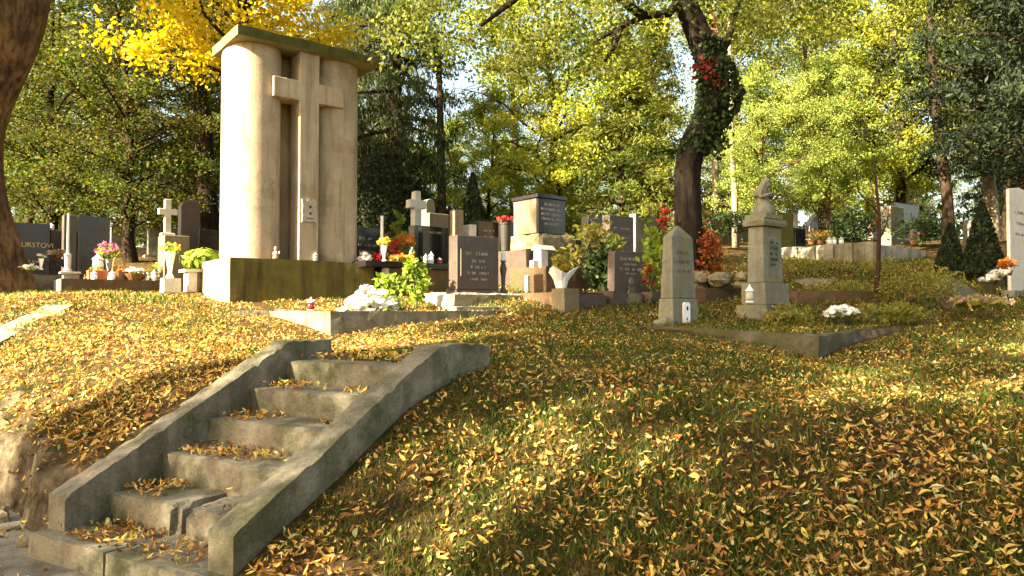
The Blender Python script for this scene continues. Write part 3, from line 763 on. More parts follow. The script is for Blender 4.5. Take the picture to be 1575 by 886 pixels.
# pedestal with cross, round headed stone
t, loc, wd, th, h = headstone('square brown stone pedestal with bright left side under a slim cross', 252, 242, 291, 12.4, 361, M['tanst'], z=Hh(-5.8, 12.5), seed=9, name='cross_pedestal', cat='pedestal')
cx = thing('stone_cross', 'slim pale stone cross standing on the square brown pedestal', 'cross', local(loc, wd * .25, th * .55, loc.z + h), ROT)
hc = zat(306, 12.6) - loc.z - h
MB().box(-.11, .11, -.08, .08, 0, .05).build('foot', M['palest'], cx, bevel=.008)
MB().prism([(-.05, .05), (.05, .05), (.05, hc * .58), (.15, hc * .58), (.15, hc * .74), (.05, hc * .74), (.05, hc), (-.05, hc), (-.05, hc * .74), (-.15, hc * .74), (-.15, hc * .58), (-.05, hc * .58)], -.05, .05).build('cross', M['palest'], cx, bevel=.008)
headstone('tall round headed grey brown gravestone behind the slim cross', 277, 271, 307, 13.6, 306, M['brownst'], poly=lambda a, b: arch(a, b, .8), seed=4, thick=.22)
headstone('small dark red gravestone with a pale edge hard against the monument', 305, 303, 338, 13.4, 352, M['darkst'], seed=12, thick=.12)
bouquet('shrub', 'yellow green leafy plant between pedestal and monument', 'shrub', at(315, 418, 12.2), .42, .45, 'ypetal', 0, 260, .03, seed=11)
bouquet('flower_bowl', 'dried brown flower bowl in front of the low brown gravestone', 'flower bowl', at(89, 410, 12.2), .19, .18, 'dried', 40, 30, .05, leafm='rust', pot=POT(.13, .12), potm=M['dark'], seed=12)
bouquet('flower_vase', 'thin white vase with one pale rose near the thick trunk', 'vase', at(63, 415, 11.8), .06, .10, 'wpetal', 4, 8, .05, pot=VASE(.04, .18), potm=M['white'], seed=13)
bouquet('potted_plant', 'low cream flower clump on the ground beside the thick trunk', 'flowers', at(46, 418, 11.6), .14, .12, 'wpetal', 16, 30, .05, seed=14)
bl, bw_, _ = corner(50, 11.9, 45, 98)
gb2 = thing('grave_border', 'low orange brown grave edge beside the thick trunk', 'grave border', Vector((bl.x, bl.y, zat(422, 11.9))), ROT)
MB().rough(0, bw_, 0, .9, -.4, 0, .2, .008, 4, 14).build('edge', M['tanst'], gb2)

# ================================================================== MONUMENT SURROUNDINGS
cherub(local(mloc, mw * .30, .06, mloc.z + ztop + .006), .18, 'small painted figurine at the foot of the monument cross', M['figure'])
lantern(local(mloc, mw * .58, .08, mloc.z + ztop + .004), .13, .045, 'small clear grey candle glass right of the monument cross', M['metal'], M['metal'])
lantern(local(mloc, mw * .93, .06, mloc.z + ztop + .004), .06, .03, 'tiny red candle cup at the right end of the plinth', M['redglass'], M['redglass'])
def bedpt(px, ly):
    k = xk(px, 470); x = KC.x + AY[0] * ly; y = KC.y + AY[1] * ly
    s = (k * y - x) / (AX[0] - AX[1] * k)
    X, Y_ = x + s * AX[0], y + s * AX[1]
    return Vector((X, Y_, Hh(X, Y_)))
lantern(bedpt(478, .9), .17, .045, 'pink and white candle glass in the grass before the plinth', M['redglass'], M['white'])
bouquet('flower_bouquet', 'tiny white flower stem beside the pink candle glass', 'flowers', bedpt(464, .9), .04, .10, 'wpetal', 4, 10, .03, seed=15)
# heap of white flowers
p = bedpt(566, .45)
wf = thing('white_flower_heap', 'large heap of white flowers lying on the grass beside the plinth', 'flowers', p, ROT)
rng = np.random.default_rng(21)
q = scatter_ball(rng, 210, (0, 0, 0), (.40, .20, .34)); q[:, 2] = np.abs(q[:, 2]) * np.clip(1 - ((q[:, 0] - .08) / .46) ** 2, .1, 1)
V, Q = flower_heads(rng, q, .055, 12); link('blossom', np_mesh('blossom', V, Q), L['wpetal'], wf)
leaves_part('foliage', L['plant'], wf, scatter_ball(rng, 120, (0, 0, .03), (.42, .22, .09)), .09, .035, 22)
def bush(name, label, loc, r, n, mat, ln=.09, wd=.04, seed=1, stem=True, cat='shrub', group=None, flat=.2, hang=0, shape=None):
    t = thing(name, label, cat, loc, 0, group); rng = np.random.default_rng(seed)
    if shape == 'cone':
        f = rng.uniform(0, 1, n) ** 1.6; a = rng.uniform(0, 6.283, n); rr = (1 - f) ** .75 * rng.uniform(.55, 1, n) ** .5
        cen = np.stack([rr * r[0] * np.cos(a), rr * r[1] * np.sin(a), f * r[2] * 2], 1)
    else:
        nc = max(6, n // 40); cc = scatter_ball(rng, nc, (0, 0, r[2]), (r[0] * .8, r[1] * .8, r[2] * .85))
        cen = clumps(rng, cc, np.array(r) * .22, max(1, n // nc))
        cen[:, 2] = np.maximum(cen[:, 2], .01)
    leaves_part('foliage', L[mat], t, cen, ln, wd, seed, flat, hang)
    if stem:
        mb = MB()
        for k in range(5):
            a = k * 1.3; mb.tube([(0, 0, -.05), (r[0] * .25 * math.cos(a), r[1] * .25 * math.sin(a), r[2] * .7), (r[0] * .6 * math.cos(a), r[1] * .6 * math.sin(a), r[2] * 1.5)], [.012, .009, .004], 5)
        mb.build('stem', M['stem'], t)
    return t
bush('leafy_plant', 'bright yellow green leafy plant behind the white flower heap', bedpt(604, .75), (.28, .22, .24), 420, 'plant', .10, .06, 31)
bush('climbing_plant', 'tall twining green plant at the edge of the brown grave wall', at(640, 466, 10.4), (.17, .15, .36), 420, 'plant', .09, .06, 32)

# ================================================================== GRAVES BEHIND, CENTRE
# raised tomb right of the monument
tl, tw, tt = corner(600, 11.6, 560, 692, z=Hh(-1.6, 11.8))
zled = zat(402, 11.6)
tomb = thing('raised_tomb', 'low reddish tomb with a dark top slab right of the monument', 'tomb', tl, ROT)
MB().rough(0, tw, 0, 1.7, -.2, zled - tl.z - .10, .2, .012, 4, 3).build('side', M['earthwall'], tomb)
MB().rough(-.45, tw + .03, -.04, 1.75, zled - tl.z - .097, zled - tl.z, .2, .006, 4, 5).build('top_slab', M['darkst'], tomb)
MB().rough(-.08, -.002, .02, .14, -.2, zled - tl.z - .1, .15, .01, 4, 5).build('corner_post', M['palest'], tomb)
def ont(px, off):
    k = xk(px, 400); x = tl.x + AY[0] * off; y = tl.y + AY[1] * off
    s = (k * y - x) / (AX[0] - AX[1] * k)
    return Vector((x + s * AX[0], y + s * AX[1], zled + .004))
p = ont(573, .35)
fb = thing('floral_cushion', 'boat shaped red and white floral cushion beside the monument pier', 'flowers', p, ROT)
rng = np.random.default_rng(41)
for nm, mt_, x0, x1 in (('blossom', 'rpetal', -.02, .2), ('pale_blossom', 'wpetal', -.24, -.02)):
    q = scatter_ball(rng, 60, ((x0 + x1) / 2, 0, .04), ((x1 - x0) / 2, .1, .1)); q[:, 2] = np.abs(q[:, 2]); V, Q = flower_heads(rng, q, .045)
    link(nm, np_mesh(nm, V, Q), L[mt_], fb)
t, loc, wd, th, h = headstone('dark gravestone with three pale text lines half behind the monument', 545, 540, 584, 12.9, 348, M['darkst'], rows=[(.80, .05, .6), (.68, .04, .7), (.56, .04, .6)], seed=16, thick=.14, lm=M['etch'])
p = ont(587, .45)
lp = thing('candle_post', 'slim white upright candle post above the red flowers', 'candle post', p, ROT)
MB().lathe([(.04, 0), (.03, .04), (.024, zat(331, 11.9) - zled)], n=10).build('post', M['white'], lp)
bouquet('flower_vase', 'white vase of yellow flowers in front of the slim candle post', 'vase', ont(591, .2), .11, .16, 'ypetal', 26, 50, .045, pot=VASE(.05, .26), potm=M['white'], seed=42)
bouquet('flower_bowl', 'red and orange autumn flower arrangement on the dark tomb slab', 'flowers', ont(604, .5), .20, .42, 'rpetal', 50, 70, .05, leafm='rust', seed=43)
bouquet('flower_mound', 'domed orange chrysanthemum pot below the spiral topiary', 'flowers', ont(623, .6), .20, .40, 'opetal', 90, 60, .045, pot=POT(.12, .2), potm=M['dark'], seed=44)
p = ont(613, .9)
sp = thing('spiral_topiary', 'small pale green spiral topiary behind the orange flowers', 'topiary', Vector((p.x, p.y, zled)), 0)
hs_ = zat(326, p.y) - zled
rng = np.random.default_rng(45); f = rng.uniform(.35, 1, 420)
a = f * 22; rr = .16 * (1.25 - f) + .02
cen = np.stack([rr * np.cos(a), rr * np.sin(a), f * hs_], 1) + rng.normal(size=(420, 3)) * .02
leaves_part('foliage', L['plant'], sp, cen, .06, .03, 45); MB().tube([(0, 0, 0), (.02, 0, hs_ * .5), (0, 0, hs_)], [.018, .014, .006], 6).build('stem', M['stem'], sp)
bouquet('flower_bowl', 'yellow brown flower bowl on the front edge of the dark slab', 'flowers', ont(617, .12), .2, .13, 'opetal', 50, 60, .045, leafm='weed', seed=46)
lantern(ont(663, .3), .22, .05, 'white capped lantern before the black granite stone', M['white'], M['white'])
lantern(ont(634, .15), .25, .05, 'red glass lantern beside the stone cross foot', M['redglass'], M['white'])
lantern(ont(655, .25), .17, .045, 'grey metal lantern before the black granite stone', M['metal'], M['metal'])
lantern(ont(676, .3), .13, .05, 'short red candle glass before the black granite stone', M['redglass'], M['metal'])
# cross, granite, pillars
t, loc, wd, th, h = headstone('square grey pedestal carrying the sunlit white cross', 637, 628, 651, 13.2, 346, M['greyst'], seed=18, name='cross_pedestal', cat='pedestal')
cz = zat(294, 13.3) - loc.z - h
cx = thing('stone_cross', 'sunlit white stone cross with a thick left arm on a grey pedestal', 'cross', local(loc, wd * .5, th * .5, loc.z + h), ROT)
MB().prism([(-.07, 0), (.07, 0), (.07, cz * .5), (.17, cz * .5), (.17, cz * .74), (.06, cz * .74), (.05, cz), (-.05, cz), (-.06, cz * .74), (-.17, cz * .74), (-.17, cz * .5), (-.07, cz * .5)], -.08, .08).build('cross', M['palest'], cx, bevel=.01)
headstone('rounded grey stone behind the sunlit white cross', 655, 650, 669, 15.0, 305, M['greymoss'], poly=lambda a, b: arch(a, b), seed=19, thick=.2)
headstone('tan gravestone with pale left edge above the black granite', 660, 654, 690, 14.4, 327, M['tanst'], seed=20, thick=.16)
headstone('black granite gravestone with a light frame behind small lanterns', 650, 645, 689, 12.7, 347, M['darkst'], seed=21, thick=.16, rows=[(.9, .04, .5)], lm=M['etch'])
headstone('narrow tan stone pillar with a sharp white edge', 699, 691, 713, 12.6, 322, M['tanst'], seed=22, name='stone_pillar', cat='pillar')
headstone('black granite slab with a pale pink side, left of the tall block monument', 735, 722, 767, 13.0, 339, M['darkst'], seed=23, rows=[(.85, .035, .5), (.75, .035, .4)], lm=M['etch'])
headstone('pinkish worn stone in front of the black granite slab', 722, 713, 733, 12.8, 345, M['palest'], seed=24, thick=.2)
headstone('dark stone in the shade left of the tall block monument', 768, 765, 790, 15.5, 335, M['darkst'], seed=25, thick=.3, poly=lambda a, b: arch(a, b, .5))
# brown gravestone with border
g1, gw1, gt1 = corner(703, 10.6, 690, 767, z=Hh(-.8, 10.7))
t, loc, wd, th, h = headstone('upright brown gravestone with a bright left side and faint lettering', 703, 690, 767, 10.6, 361, M['brownst'], base=(.03, .2), rows=[(.74, .05, .6), (.63, .04, .3), (.54, .04, .35), (.45, .04, .5), (.36, .035, .4)], lm=M['etch'], seed=26)
MB().box(.06, .075, -.006, .002, h * .4, h * .8).build('engraved_line', M['etch'], t)
fl, fw, ft_ = corner(703, 10.35, 680, 852, z=Hh(-.5, 10.4))
gb3 = thing('grave_border', 'sunlit tan stone grave border filled with bright gravel', 'grave border', fl, ROT)
hb = zat(452, 10.35) - fl.z
MB().rough(-.05, fw, 0, .15, -.2, hb, .15, .008, 5, 7).build('front_edge', M['rubble'], gb3)
MB().rough(-.05, .1, .152, .5, -.2, hb - .004, .15, .008, 5, 8).build('side_edge', M['palest'], gb3)  # sunlit left side painted in with the paler stone
MB().rough(.102, fw, .152, 1.1, -.2, hb + .03, .07, .02, 9, 9).build('gravel_bed', M['palest'], gb3)
g_s = MB().rough(-.35, fw + .2, -.5, -.03, -.3, .015, .15, .006, 4, 12).build('front_slab', M['concrete_light'], gb3)
def onb(px, off=.4, dz=0):
    k = xk(px, 450); x = fl.x + AY[0] * off; y = fl.y + AY[1] * off
    s = (k * y - x) / (AX[0] - AX[1] * k)
    return Vector((x + s * AX[0], y + s * AX[1], fl.z + hb + .03 + dz))
p = onb(774, .35)
st2 = thing('candlestick_vase', 'slender dark vase with a white bird shape on top', 'vase', p, 0)
hv = .62
MB().lathe([(.07, 0), (.075, .03), (.03, .08), (.035, hv * .4), (.055, hv * .6), (.03, hv * .75), (.05, hv * .8)], n=12).build('vase', M['brownst'], st2, smooth=True)
MB().lathe([(.04, hv * .8), (.045, hv * .82), (.045, hv * 1.0), (.02, hv * 1.02)], n=10).build('candle', M['white'], st2)
lantern(onb(765, .3), .09, .05, 'low pale candle dish at the foot of the slender vase', M['white'], M['metal'])
bouquet('flower_bowl', 'dark red flower tray with a white bloom above the slender vase', 'flowers', at(777, 386, 12.0), .16, .13, 'rpetal', 34, 30, .04, leafm='rust', pot=POT(.1, .5), potm=M['dark'], seed=51)
p = onb(832, .55)
wc = thing('stone_cross', 'bright white cross seen edge on beside the wrapped bouquet', 'cross', p, ROT)
hx = zat(384, p.y) - p.z
MB().box(-.02, .14, -.02, .16, -.05, hx).build('upright', M['palest'], wc, bevel=.008)
MB().box(-.14, -.022, .02, .12, hx * .48, hx * .76).build('arm', M['palest'], wc, bevel=.008)
MB().frustum(-.04, .30, -.04, .2, hx + .002, hx + .075, .04).build('hood', M['palest'], wc)
p2 = onb(811, .5)
wp = thing('stone_post', 'short white square post left of the edge on cross', 'post', p2, ROT)
MB().box(0, .07, 0, .07, -.03, .30).build('post', M['palest'], wp, bevel=.006)
# block monument on a rough base
bl0, bw0, bt0 = corner(826, 12.6, 790, 869, z=Hh(.4, 12.8))
hblk = zat(304, 12.6) - bl0.z; hb0 = zat(358, 12.6) - bl0.z; hb1 = zat(384, 12.6) - bl0.z
blk = thing('block_monument', 'big square block monument with dark lettered front and tan side', 'monument', bl0, ROT)
MB().box(0, bw0, .02, bt0, hb0, hblk).build('block', M['tanst'], blk, bevel=.008)
MB().box(.015, bw0 - .002, -.015, .018, hb0 + .002, hblk - .002).build('front_panel', M['darkst'], blk, bevel=.004)
letters(blk, [(hb0 + (hblk - hb0) * f_, .045, fr) for f_, fr in ((.84, .6), (.7, .75), (.56, .7), (.42, .7), (.28, .5))], bw0, -.016, M['etch'], seed=31)
MB().box(-.03, bw0 + .03, -.045, bt0 + .03, hblk + .002, hblk + .07).build('cap', M['darkst'], blk, bevel=.008)
MB().rough(-.04, bw0 + .18, -.10, bt0 + .05, hb1, hb0 - .003, .08, .02, 7, 3, .03).build('rough_base', M['rubble'], blk)
MB().rough(-.30, bw0 + .42, -.16, bt0 + .2, -.3, hb1 - .003, .2, .01, 4, 3).build('dark_wall', M['brownst'], blk)
# low red tomb right of it
rt, rw, rtt = corner(862, 11.7, 840, 906, z=Hh(.8, 11.9))
rtm = thing('raised_tomb', 'low reddish brown tomb with fallen leaves along its top, below the block monument', 'tomb', rt, ROT)
hr = zat(410, 11.7) - rt.z
MB().rough(-.3, rw, 0, .9, -.3, hr, .15, .012, 4, 5).build('side', M['earthwall'], rtm)
# wrapped bouquet on a post
pl0, pw0, pt0 = corner(868, 9.9, 848, 891, z=Hh(.7, 10))
hpst = zat(443, 9.9) - pl0.z
gpo = thing('stone_post', 'square stone corner post under the paper wrapped bouquet', 'post', pl0, ROT)
MB().rough(0, pw0, 0, pt0, -.2, hpst, .1, .006, 5, 5).build('post', M['tanst'], gpo)
p = local(pl0, pw0 * .3, pt0 * .6, pl0.z + hpst + .003)
wb = thing('wrapped_bouquet', 'yellow flowers wrapped in flaring white paper on the corner post', 'bouquet', p, 0)
V = []; Fq = []
mb = MB(); n = 12
for j, (r_, z_) in enumerate(((.07, 0), (.10, .10), (.19, .24))):
    for i in range(n):
        a = 2 * math.pi * i / n; k = 1 + (.25 * math.cos(3 * a) if j == 2 else 0)
        V.append((r_ * k * math.cos(a), r_ * k * math.sin(a), z_ + (.05 * math.cos(3 * a + .4) if j == 2 else 0)))
Fq = [(j * n + i, j * n + (i + 1) % n, (j + 1) * n + (i + 1) % n, (j + 1) * n + i) for j in range(2) for i in range(n)] + [tuple(range(n))]
o = mb.raw(V, Fq).build('paper', M['paper'], wb); md = o.modifiers.new('thick', 'SOLIDIFY'); md.thickness = .006
rng = np.random.default_rng(52)
leaves_part('foliage', L['weed'], wb, scatter_ball(rng, 200, (0, 0, .36), (.15, .15, .20)), .10, .035, 52)
V, Q = flower_heads(rng, scatter_ball(rng, 46, (.03, 0, .33), (.14, .14, .14)), .05); link('blossom', np_mesh('blossom', V, Q), L['ypetal'], wb)
# low wall of posts and panels
lwl, lww, _ = corner(892, 10.1, 868, 1012, z=Hh(1.0, 10.1))
lw = thing('low_grave_wall', 'low dark stone wall of short posts and panels left of the pointed obelisk', 'grave wall', lwl, ROT)
def lx_of(px): k = xk(px, 460); return (k * lwl.y - lwl.x) / (AX[0] - AX[1] * k)
zl = zat(446, 10.1) - lwl.z
for a, b, m_, y0, y1, dz in ((893, 939, 'brownst', .08, .3, -.06), (943, 963, 'brownst', 0, .2, 0), (966, 999, 'rubble', .12, .4, -.02), (1001, 1016, 'brownst', 0, .2, .0)):
    MB().rough(lx_of(a), lx_of(b), y0, y1, -.2, zl + dz, .1, .012 if m_ == 'rubble' else .004, 6, a).build('post' if y0 == 0 else 'panel', M[m_], lw)
MB().rough(lx_of(893), lx_of(1016), .42, 1.3, -.2, zl - .01, .2, .015, 5, 2).build('bed', M['earthwall'], lw)
# text stone with a figure
t, loc, wd, th, h = headstone('small dark gravestone with faint names and a carved figure behind the low wall', 944, 940, 996, 11.3, 384, M['brownst'], rows=[(.83, .05, .62), (.72, .035, .4), (.62, .045, .62), (.53, .03, .3)], lm=M['etch'], poly=lambda a, b: [(0, 0), (a, 0), (a * .97, b), (a * .03, b * .97)], seed=33, thick=.15)
MB().blob((wd * .5, -.01, h * .36), (.07, .02, .07), 2, .2).build('carved_head', M['greyst'], t)
MB().frustum(wd * .5 - .09, wd * .5 + .09, -.03, .002, 0, h * .27, .02).build('carved_body', M['greyst'], t)
headstone('broad black gravestone in deep shade behind the yellow shrub', 905, 900, 936, 14.6, 327, M['darkst'], poly=lambda a, b: arch(a, b, .4), seed=34, thick=.2)
headstone('wide dark gravestone in deep shade left of the curved tree', 938, 933, 975, 14.0, 330, M['brownst'], rows=[(.8, .04, .6), (.66, .04, .6)], lm=M['etch'], seed=35, thick=.2)
headstone('slate grey gravestone far back behind the curved tree', 978, 974, 1012, 17.0, 328, M['greyst'], seed=36, thick=.2)
bush('yellow_shrub', 'upright shrub with bright yellow leaves between dark gravestones', at(915, 430, 12.2), (.5, .4, .55), 420, 'weed', .13, .06, 61)
bush('yellow_shrub', 'sunlit pale yellow sprig above the dark gravestone', at(935, 400, 12.0), (.16, .16, .28), 90, 'lime', .15, .08, 62)
bush('ivy_bush', 'bright green ivy bush against the left side of the obelisk', at(1003, 452, 10.8), (.26, .25, .46), 420, 'plant', .11, .08, 63)
bush('ivy_bush', 'dark green leaves filling the gap left of the small dark gravestone', at(925, 445, 11.6), (.3, .3, .35), 500, 'ivy', .12, .06, 64)
bush('rust_plant', 'low orange red plant at the left foot of the obelisk', at(1000, 440, 10.5), (.13, .1, .16), 90, 'rust', .09, .05, 65)

# ================================================================== OBELISK AND STATUE, RIGHT
ol, ow, ot = corner(1035, 8.9, 1010, 1076, z=Hh(2.0, 9.0))
ob = thing('obelisk', 'weathered grey stone obelisk with pointed top and white paper on its base', 'obelisk', ol, ROT)
h1 = zat(459, 8.9) - ol.z; h2 = zat(362, 8.9) - ol.z; h3 = zat(344, 9.05) - ol.z
MB().frustum(0, ow, 0, ot, -.15, h1, .015).build('base', M['greymoss'], ob, bevel=.015)
mb = MB(); i0, i1 = .03, .055
a0 = [(i0, i0), (ow - i0, i0), (ow - i0, ot - i0), (i0, ot - i0)]; a1 = [(i1, i1), (ow - i1, i1), (ow - i1, ot - i1), (i1, ot - i1)]
mb.raw([(x, y, h1 + .002) for x, y in a0] + [(x, y, h2) for x, y in a1] + [(ow / 2, ot / 2, h3)], [(3, 2, 1, 0), (0, 1, 5, 4), (1, 2, 6, 5), (2, 3, 7, 6), (3, 0, 4, 7), (4, 5, 8), (5, 6, 8), (6, 7, 8), (7, 4, 8)])
mb.build('shaft', M['greymoss'], ob, bevel=.012)
letters(ob, [(h1 + (h2 - h1) * f_, .04, .5) for f_ in (.75, .6, .45)], ow, .037, M['greyst'], seed=41)
pw_ = ow * .24
pp_ = MB().prism([(ow * .36 + x * pw_, z_) for x, z_ in ((0, .02), (1, .02), (1, h1 * .78), (.8, h1 * .86), (.2, h1 * .86), (0, h1 * .78))], -.015, .01).build('paper_notice', M['paper'], ob)
mb = MB()
for (x, z_, r_) in ((.55, .62, .018), (.5, .22, .012)):
    mb.prism([(ow * .36 + x * pw_ + r_ * math.cos(a), z_ * h1 + 1.5 * r_ * math.sin(a)) for a in np.linspace(0, 6.283, 11)[:-1]], -.0175, -.0152)
mb.build('notice_mark', M['dark'], pp_)['kind'] = 'stuff'
fs = thing('field_stone', 'rough pale stone lump at the left foot of the obelisk', 'stone', at(1022, 498, 8.75), 0)
MB().blob((0, 0, .01), (.13, .09, .06), 4, .35).build('stone', M['greymoss'], fs)
# statue pedestal
pl1, pw1, pt1 = corner(1177, 9.7, 1140, 1214, z=Hh(3.5, 9.9))
k1 = xk(1177)
pd = thing('statue_pedestal', 'tall weathered stone pedestal with an inscribed front panel under the stone figure', 'pedestal', pl1, ROT)
hA, hB, hC = zat(468, 9.7) - pl1.z, zat(434, 9.7) - pl1.z, zat(346, 9.7) - pl1.z
MB().rough(-.05, pw1 + .05, -.05, pt1 + .05, -.25, hA, .12, .008, 5, 3, .02).build('foot', M['greymoss'], pd)
MB().rough(0, pw1, 0, pt1, hA + .002, hB, .12, .005, 5, 4, .01).build('base', M['greymoss'], pd)
i = .055
MB().frustum(i, pw1 - i, i, pt1 - i, hB + .002, hC, .015).build('shaft', M['greymoss'], pd, bevel=.012)
MB().box(pw1 * .3, pw1 * .72, i - .004, i + .02, hB + (hC - hB) * .12, hB + (hC - hB) * .82).build('panel', M['greyst'], pd, bevel=.004)
letters(pd, [(hB + (hC - hB) * f_, .035, .28) for f_ in (.72, .62, .52, .42, .32)], pw1, i - .005, M['dark'], seed=43)
MB().frustum(i - .03, pw1 - i + .03, i - .03, pt1 - i + .03, hC + .002, hC + .06, -.02).build('moulding', M['greymoss'], pd, bevel=.01)
MB().rough(.02, pw1 - .02, .02, pt1 - .02, hC + .062, hC + .10, .15, .004, 5, 4).build('cap', M['greymoss'], pd)
# kneeling stone figure: skinned skeleton
sl0 = local(pl1, pw1 * .46, pt1 * .5, pl1.z + hC + .10)
stt = thing('stone_figure', 'small weathered stone figure with bowed head and folded arms on the tall pedestal', 'statue', sl0, ROT)
MB().rough(-.2, .2, -.17, .17, 0, .07, .08, .01, 8, 2).build('rock_base', M['greymoss'], stt)
hh_ = zat(272, 9.9) - sl0.z
s_ = hh_ / .72
J = [(0, .03, .26), (0, .02, .36), (0, 0, .46), (0, -.015, .52), (0, -.04, .56), (.01, -.075, .60), (.015, -.085, .645),      # pelvis .. head top
     (.07, .06, .20), (.09, -.10, .20), (.085, .10, .09), (.08, .17, .08),
     (-.07, .06, .20), (-.09, -.10, .20), (-.085, .10, .09), (-.08, .17, .08),
     (.115, -.005, .49), (.15, -.04, .38), (.06, -.15, .43), (.01, -.17, .46),
     (-.115, -.005, .49), (-.15, -.04, .38), (-.06, -.15, .42), (-.01, -.17, .45)]
E_ = [(0, 1), (1, 2), (2, 3), (3, 4), (4, 5), (5, 6), (0, 7), (7, 8), (8, 9), (9, 10), (0, 11), (11, 12), (12, 13), (13, 14), (2, 15), (15, 16), (16, 17), (17, 18), (2, 19), (19, 20), (20, 21), (21, 22)]
rad = [.12, .11, .125, .075, .055, .07, .05, .08, .065, .05, .03, .08, .065, .05, .03, .05, .04, .03, .02, .05, .04, .03, .02]
me = bpy.data.meshes.new('body'); me.from_pydata([(x * s_, y * s_, z * s_) for x, y, z in J], E_, [])
bo_ = bpy.data.objects.new('body', me); C.objects.link(bo_); bo_.parent = stt; me.materials.append(M['greymoss'])
sk = bo_.modifiers.new('skin', 'SKIN')
for k, v_ in enumerate(me.skin_vertices[0].data): v_.radius = (rad[k] * s_, rad[k] * s_ * .9); v_.use_root = (k == 0)
sb = bo_.modifiers.new('sub', 'SUBSURF'); sb.levels = 2; sb.render_levels = 2
# drapery over the lap and a veil over the head
dr = MB(); n = 26; rowsd = []
for j, (z_, rx, ry_, cy0) in enumerate(((.07, .19, .21, .02), (.14, .175, .19, .01), (.22, .15, .16, -.01), (.30, .12, .12, .01), (.38, .105, .095, .015), (.45, .11, .085, .01))):
    for q_ in range(n):
        a = 2 * math.pi * q_ / n; fold = 1 + .10 * math.sin(7 * a + z_ * 14) * (1 - z_)
        rowsd.append((rx * fold * math.cos(a) * s_, (cy0 + ry_ * fold * math.sin(a)) * s_, z_ * s_))
dr.raw(rowsd, [(j * n + q_, j * n + (q_ + 1) % n, (j + 1) * n + (q_ + 1) % n, (j + 1) * n + q_) for j in range(5) for q_ in range(n)] + [tuple(range(n - 1, -1, -1)), tuple(range(5 * n, 6 * n))])
dr.build('robe', M['greymoss'], stt, smooth=True)
vl = MB(); n = 20; rv = []
for j, (z_, rx, ry_, cy0) in enumerate(((.40, .17, .10, .06), (.48, .155, .10, .045), (.55, .105, .09, .02), (.60, .085, .085, -.02), (.655, .082, .088, -.045), (.70, .055, .06, -.05), (.722, .015, .02, -.05))):
    for q_ in range(n):
        a = 2 * math.pi * q_ / n; fold = 1 + .06 * math.sin(6 * a + j)
        rv.append(((rx * fold * math.cos(a)) * s_, (cy0 + ry_ * fold * math.sin(a)) * s_, z_ * s_))
vl.raw(rv, [(j * n + q_, j * n + (q_ + 1) % n, (j + 1) * n + (q_ + 1) % n, (j + 1) * n + q_) for j in range(6) for q_ in range(n)] + [tuple(range(6 * n, 7 * n))])
vl.build('veil', M['greymoss'], stt, smooth=True)
lantern(local(pl1, .0, -.10, pl1.z + hA + .0) if False else Vector((at(1153, 466, 9.55).x, 9.55, zat(466, 9.55))), .24, .055, 'white topped candle lantern on the pedestal step', M['palest'], M['white'])
MB()
# old grave enclosure kerbs
ge = thing('grave_enclosure', 'mossy stone kerb with a sharp corner around the statue plot', 'grave border', (GC[0], GC[1], 0), 0)
def slabline(p0, dir_, ln, z0, z1, th, seed, zend):
    me = MB().rough(0, ln, 0, th, -.32, 0, .10, .018, 5, seed, .04)
    v = []
    for x, y, z in me.v:
        zz = z0 + (z1 - z0) * x / ln + z
        v.append((dir_[0] * x + dir_[1] * y * -1 if False else dir_[0] * x + zend[0] * y, dir_[1] * x + zend[1] * y, zz))
    me.v = v; return me
o = slabline(GC, GL, 2.05, 1.155, 1.225, .16, 3, (GR[0], GR[1])); o.f = [tuple(reversed(q)) for q in o.f]; o.build('kerb_stone', M['mosskerb'], ge)
o = slabline(GC, GR, 3.7, 1.150, 1.25, .15, 9, (GL[0], GL[1])); o.build('kerb_stone', M['mosskerb'], ge)
p = at(1294, 492, 9.0); p.z = Hh(p.x, p.y)
bouquet('white_flowers', 'dome of pure white chrysanthemums in a dark pot by the statue plot', 'flowers', p, .20, .18, 'wpetal', 120, 40, .05, leafm='ivy', pot=POT(.12, .08), potm=M['dark'], seed=71)
# low reddish stones behind
for lab, pc, pl, pr, d, yt, mt_ in (('low reddish block wall between obelisk and statue', 1085, 1075, 1140, 11.2, 443, 'earthwall'),):
    headstone(lab, pc, pl, pr, d, yt, M[mt_], seed=44, thick=.35, name='low_wall', cat='wall')
p = at(1105, 445, 11.6)
rs = thing('rubble_heap', 'sunlit pale rubble stones behind the obelisk', 'stones', (p.x, p.y, p.z - .1), 0)
for k in range(9):
    MB().blob((random.uniform(-.4, .35), random.uniform(-.2, .3), random.uniform(.05, .32)), (random.uniform(.10, .2), .12, random.uniform(.07, .13)), k, .4).build('stone', M['rubble'], rs)
bush('red_shrub', 'rust red leafy shrub right of the obelisk', at(1090, 440, 11.9), (.36, .3, .50), 900, 'rust', .09, .055, 72)
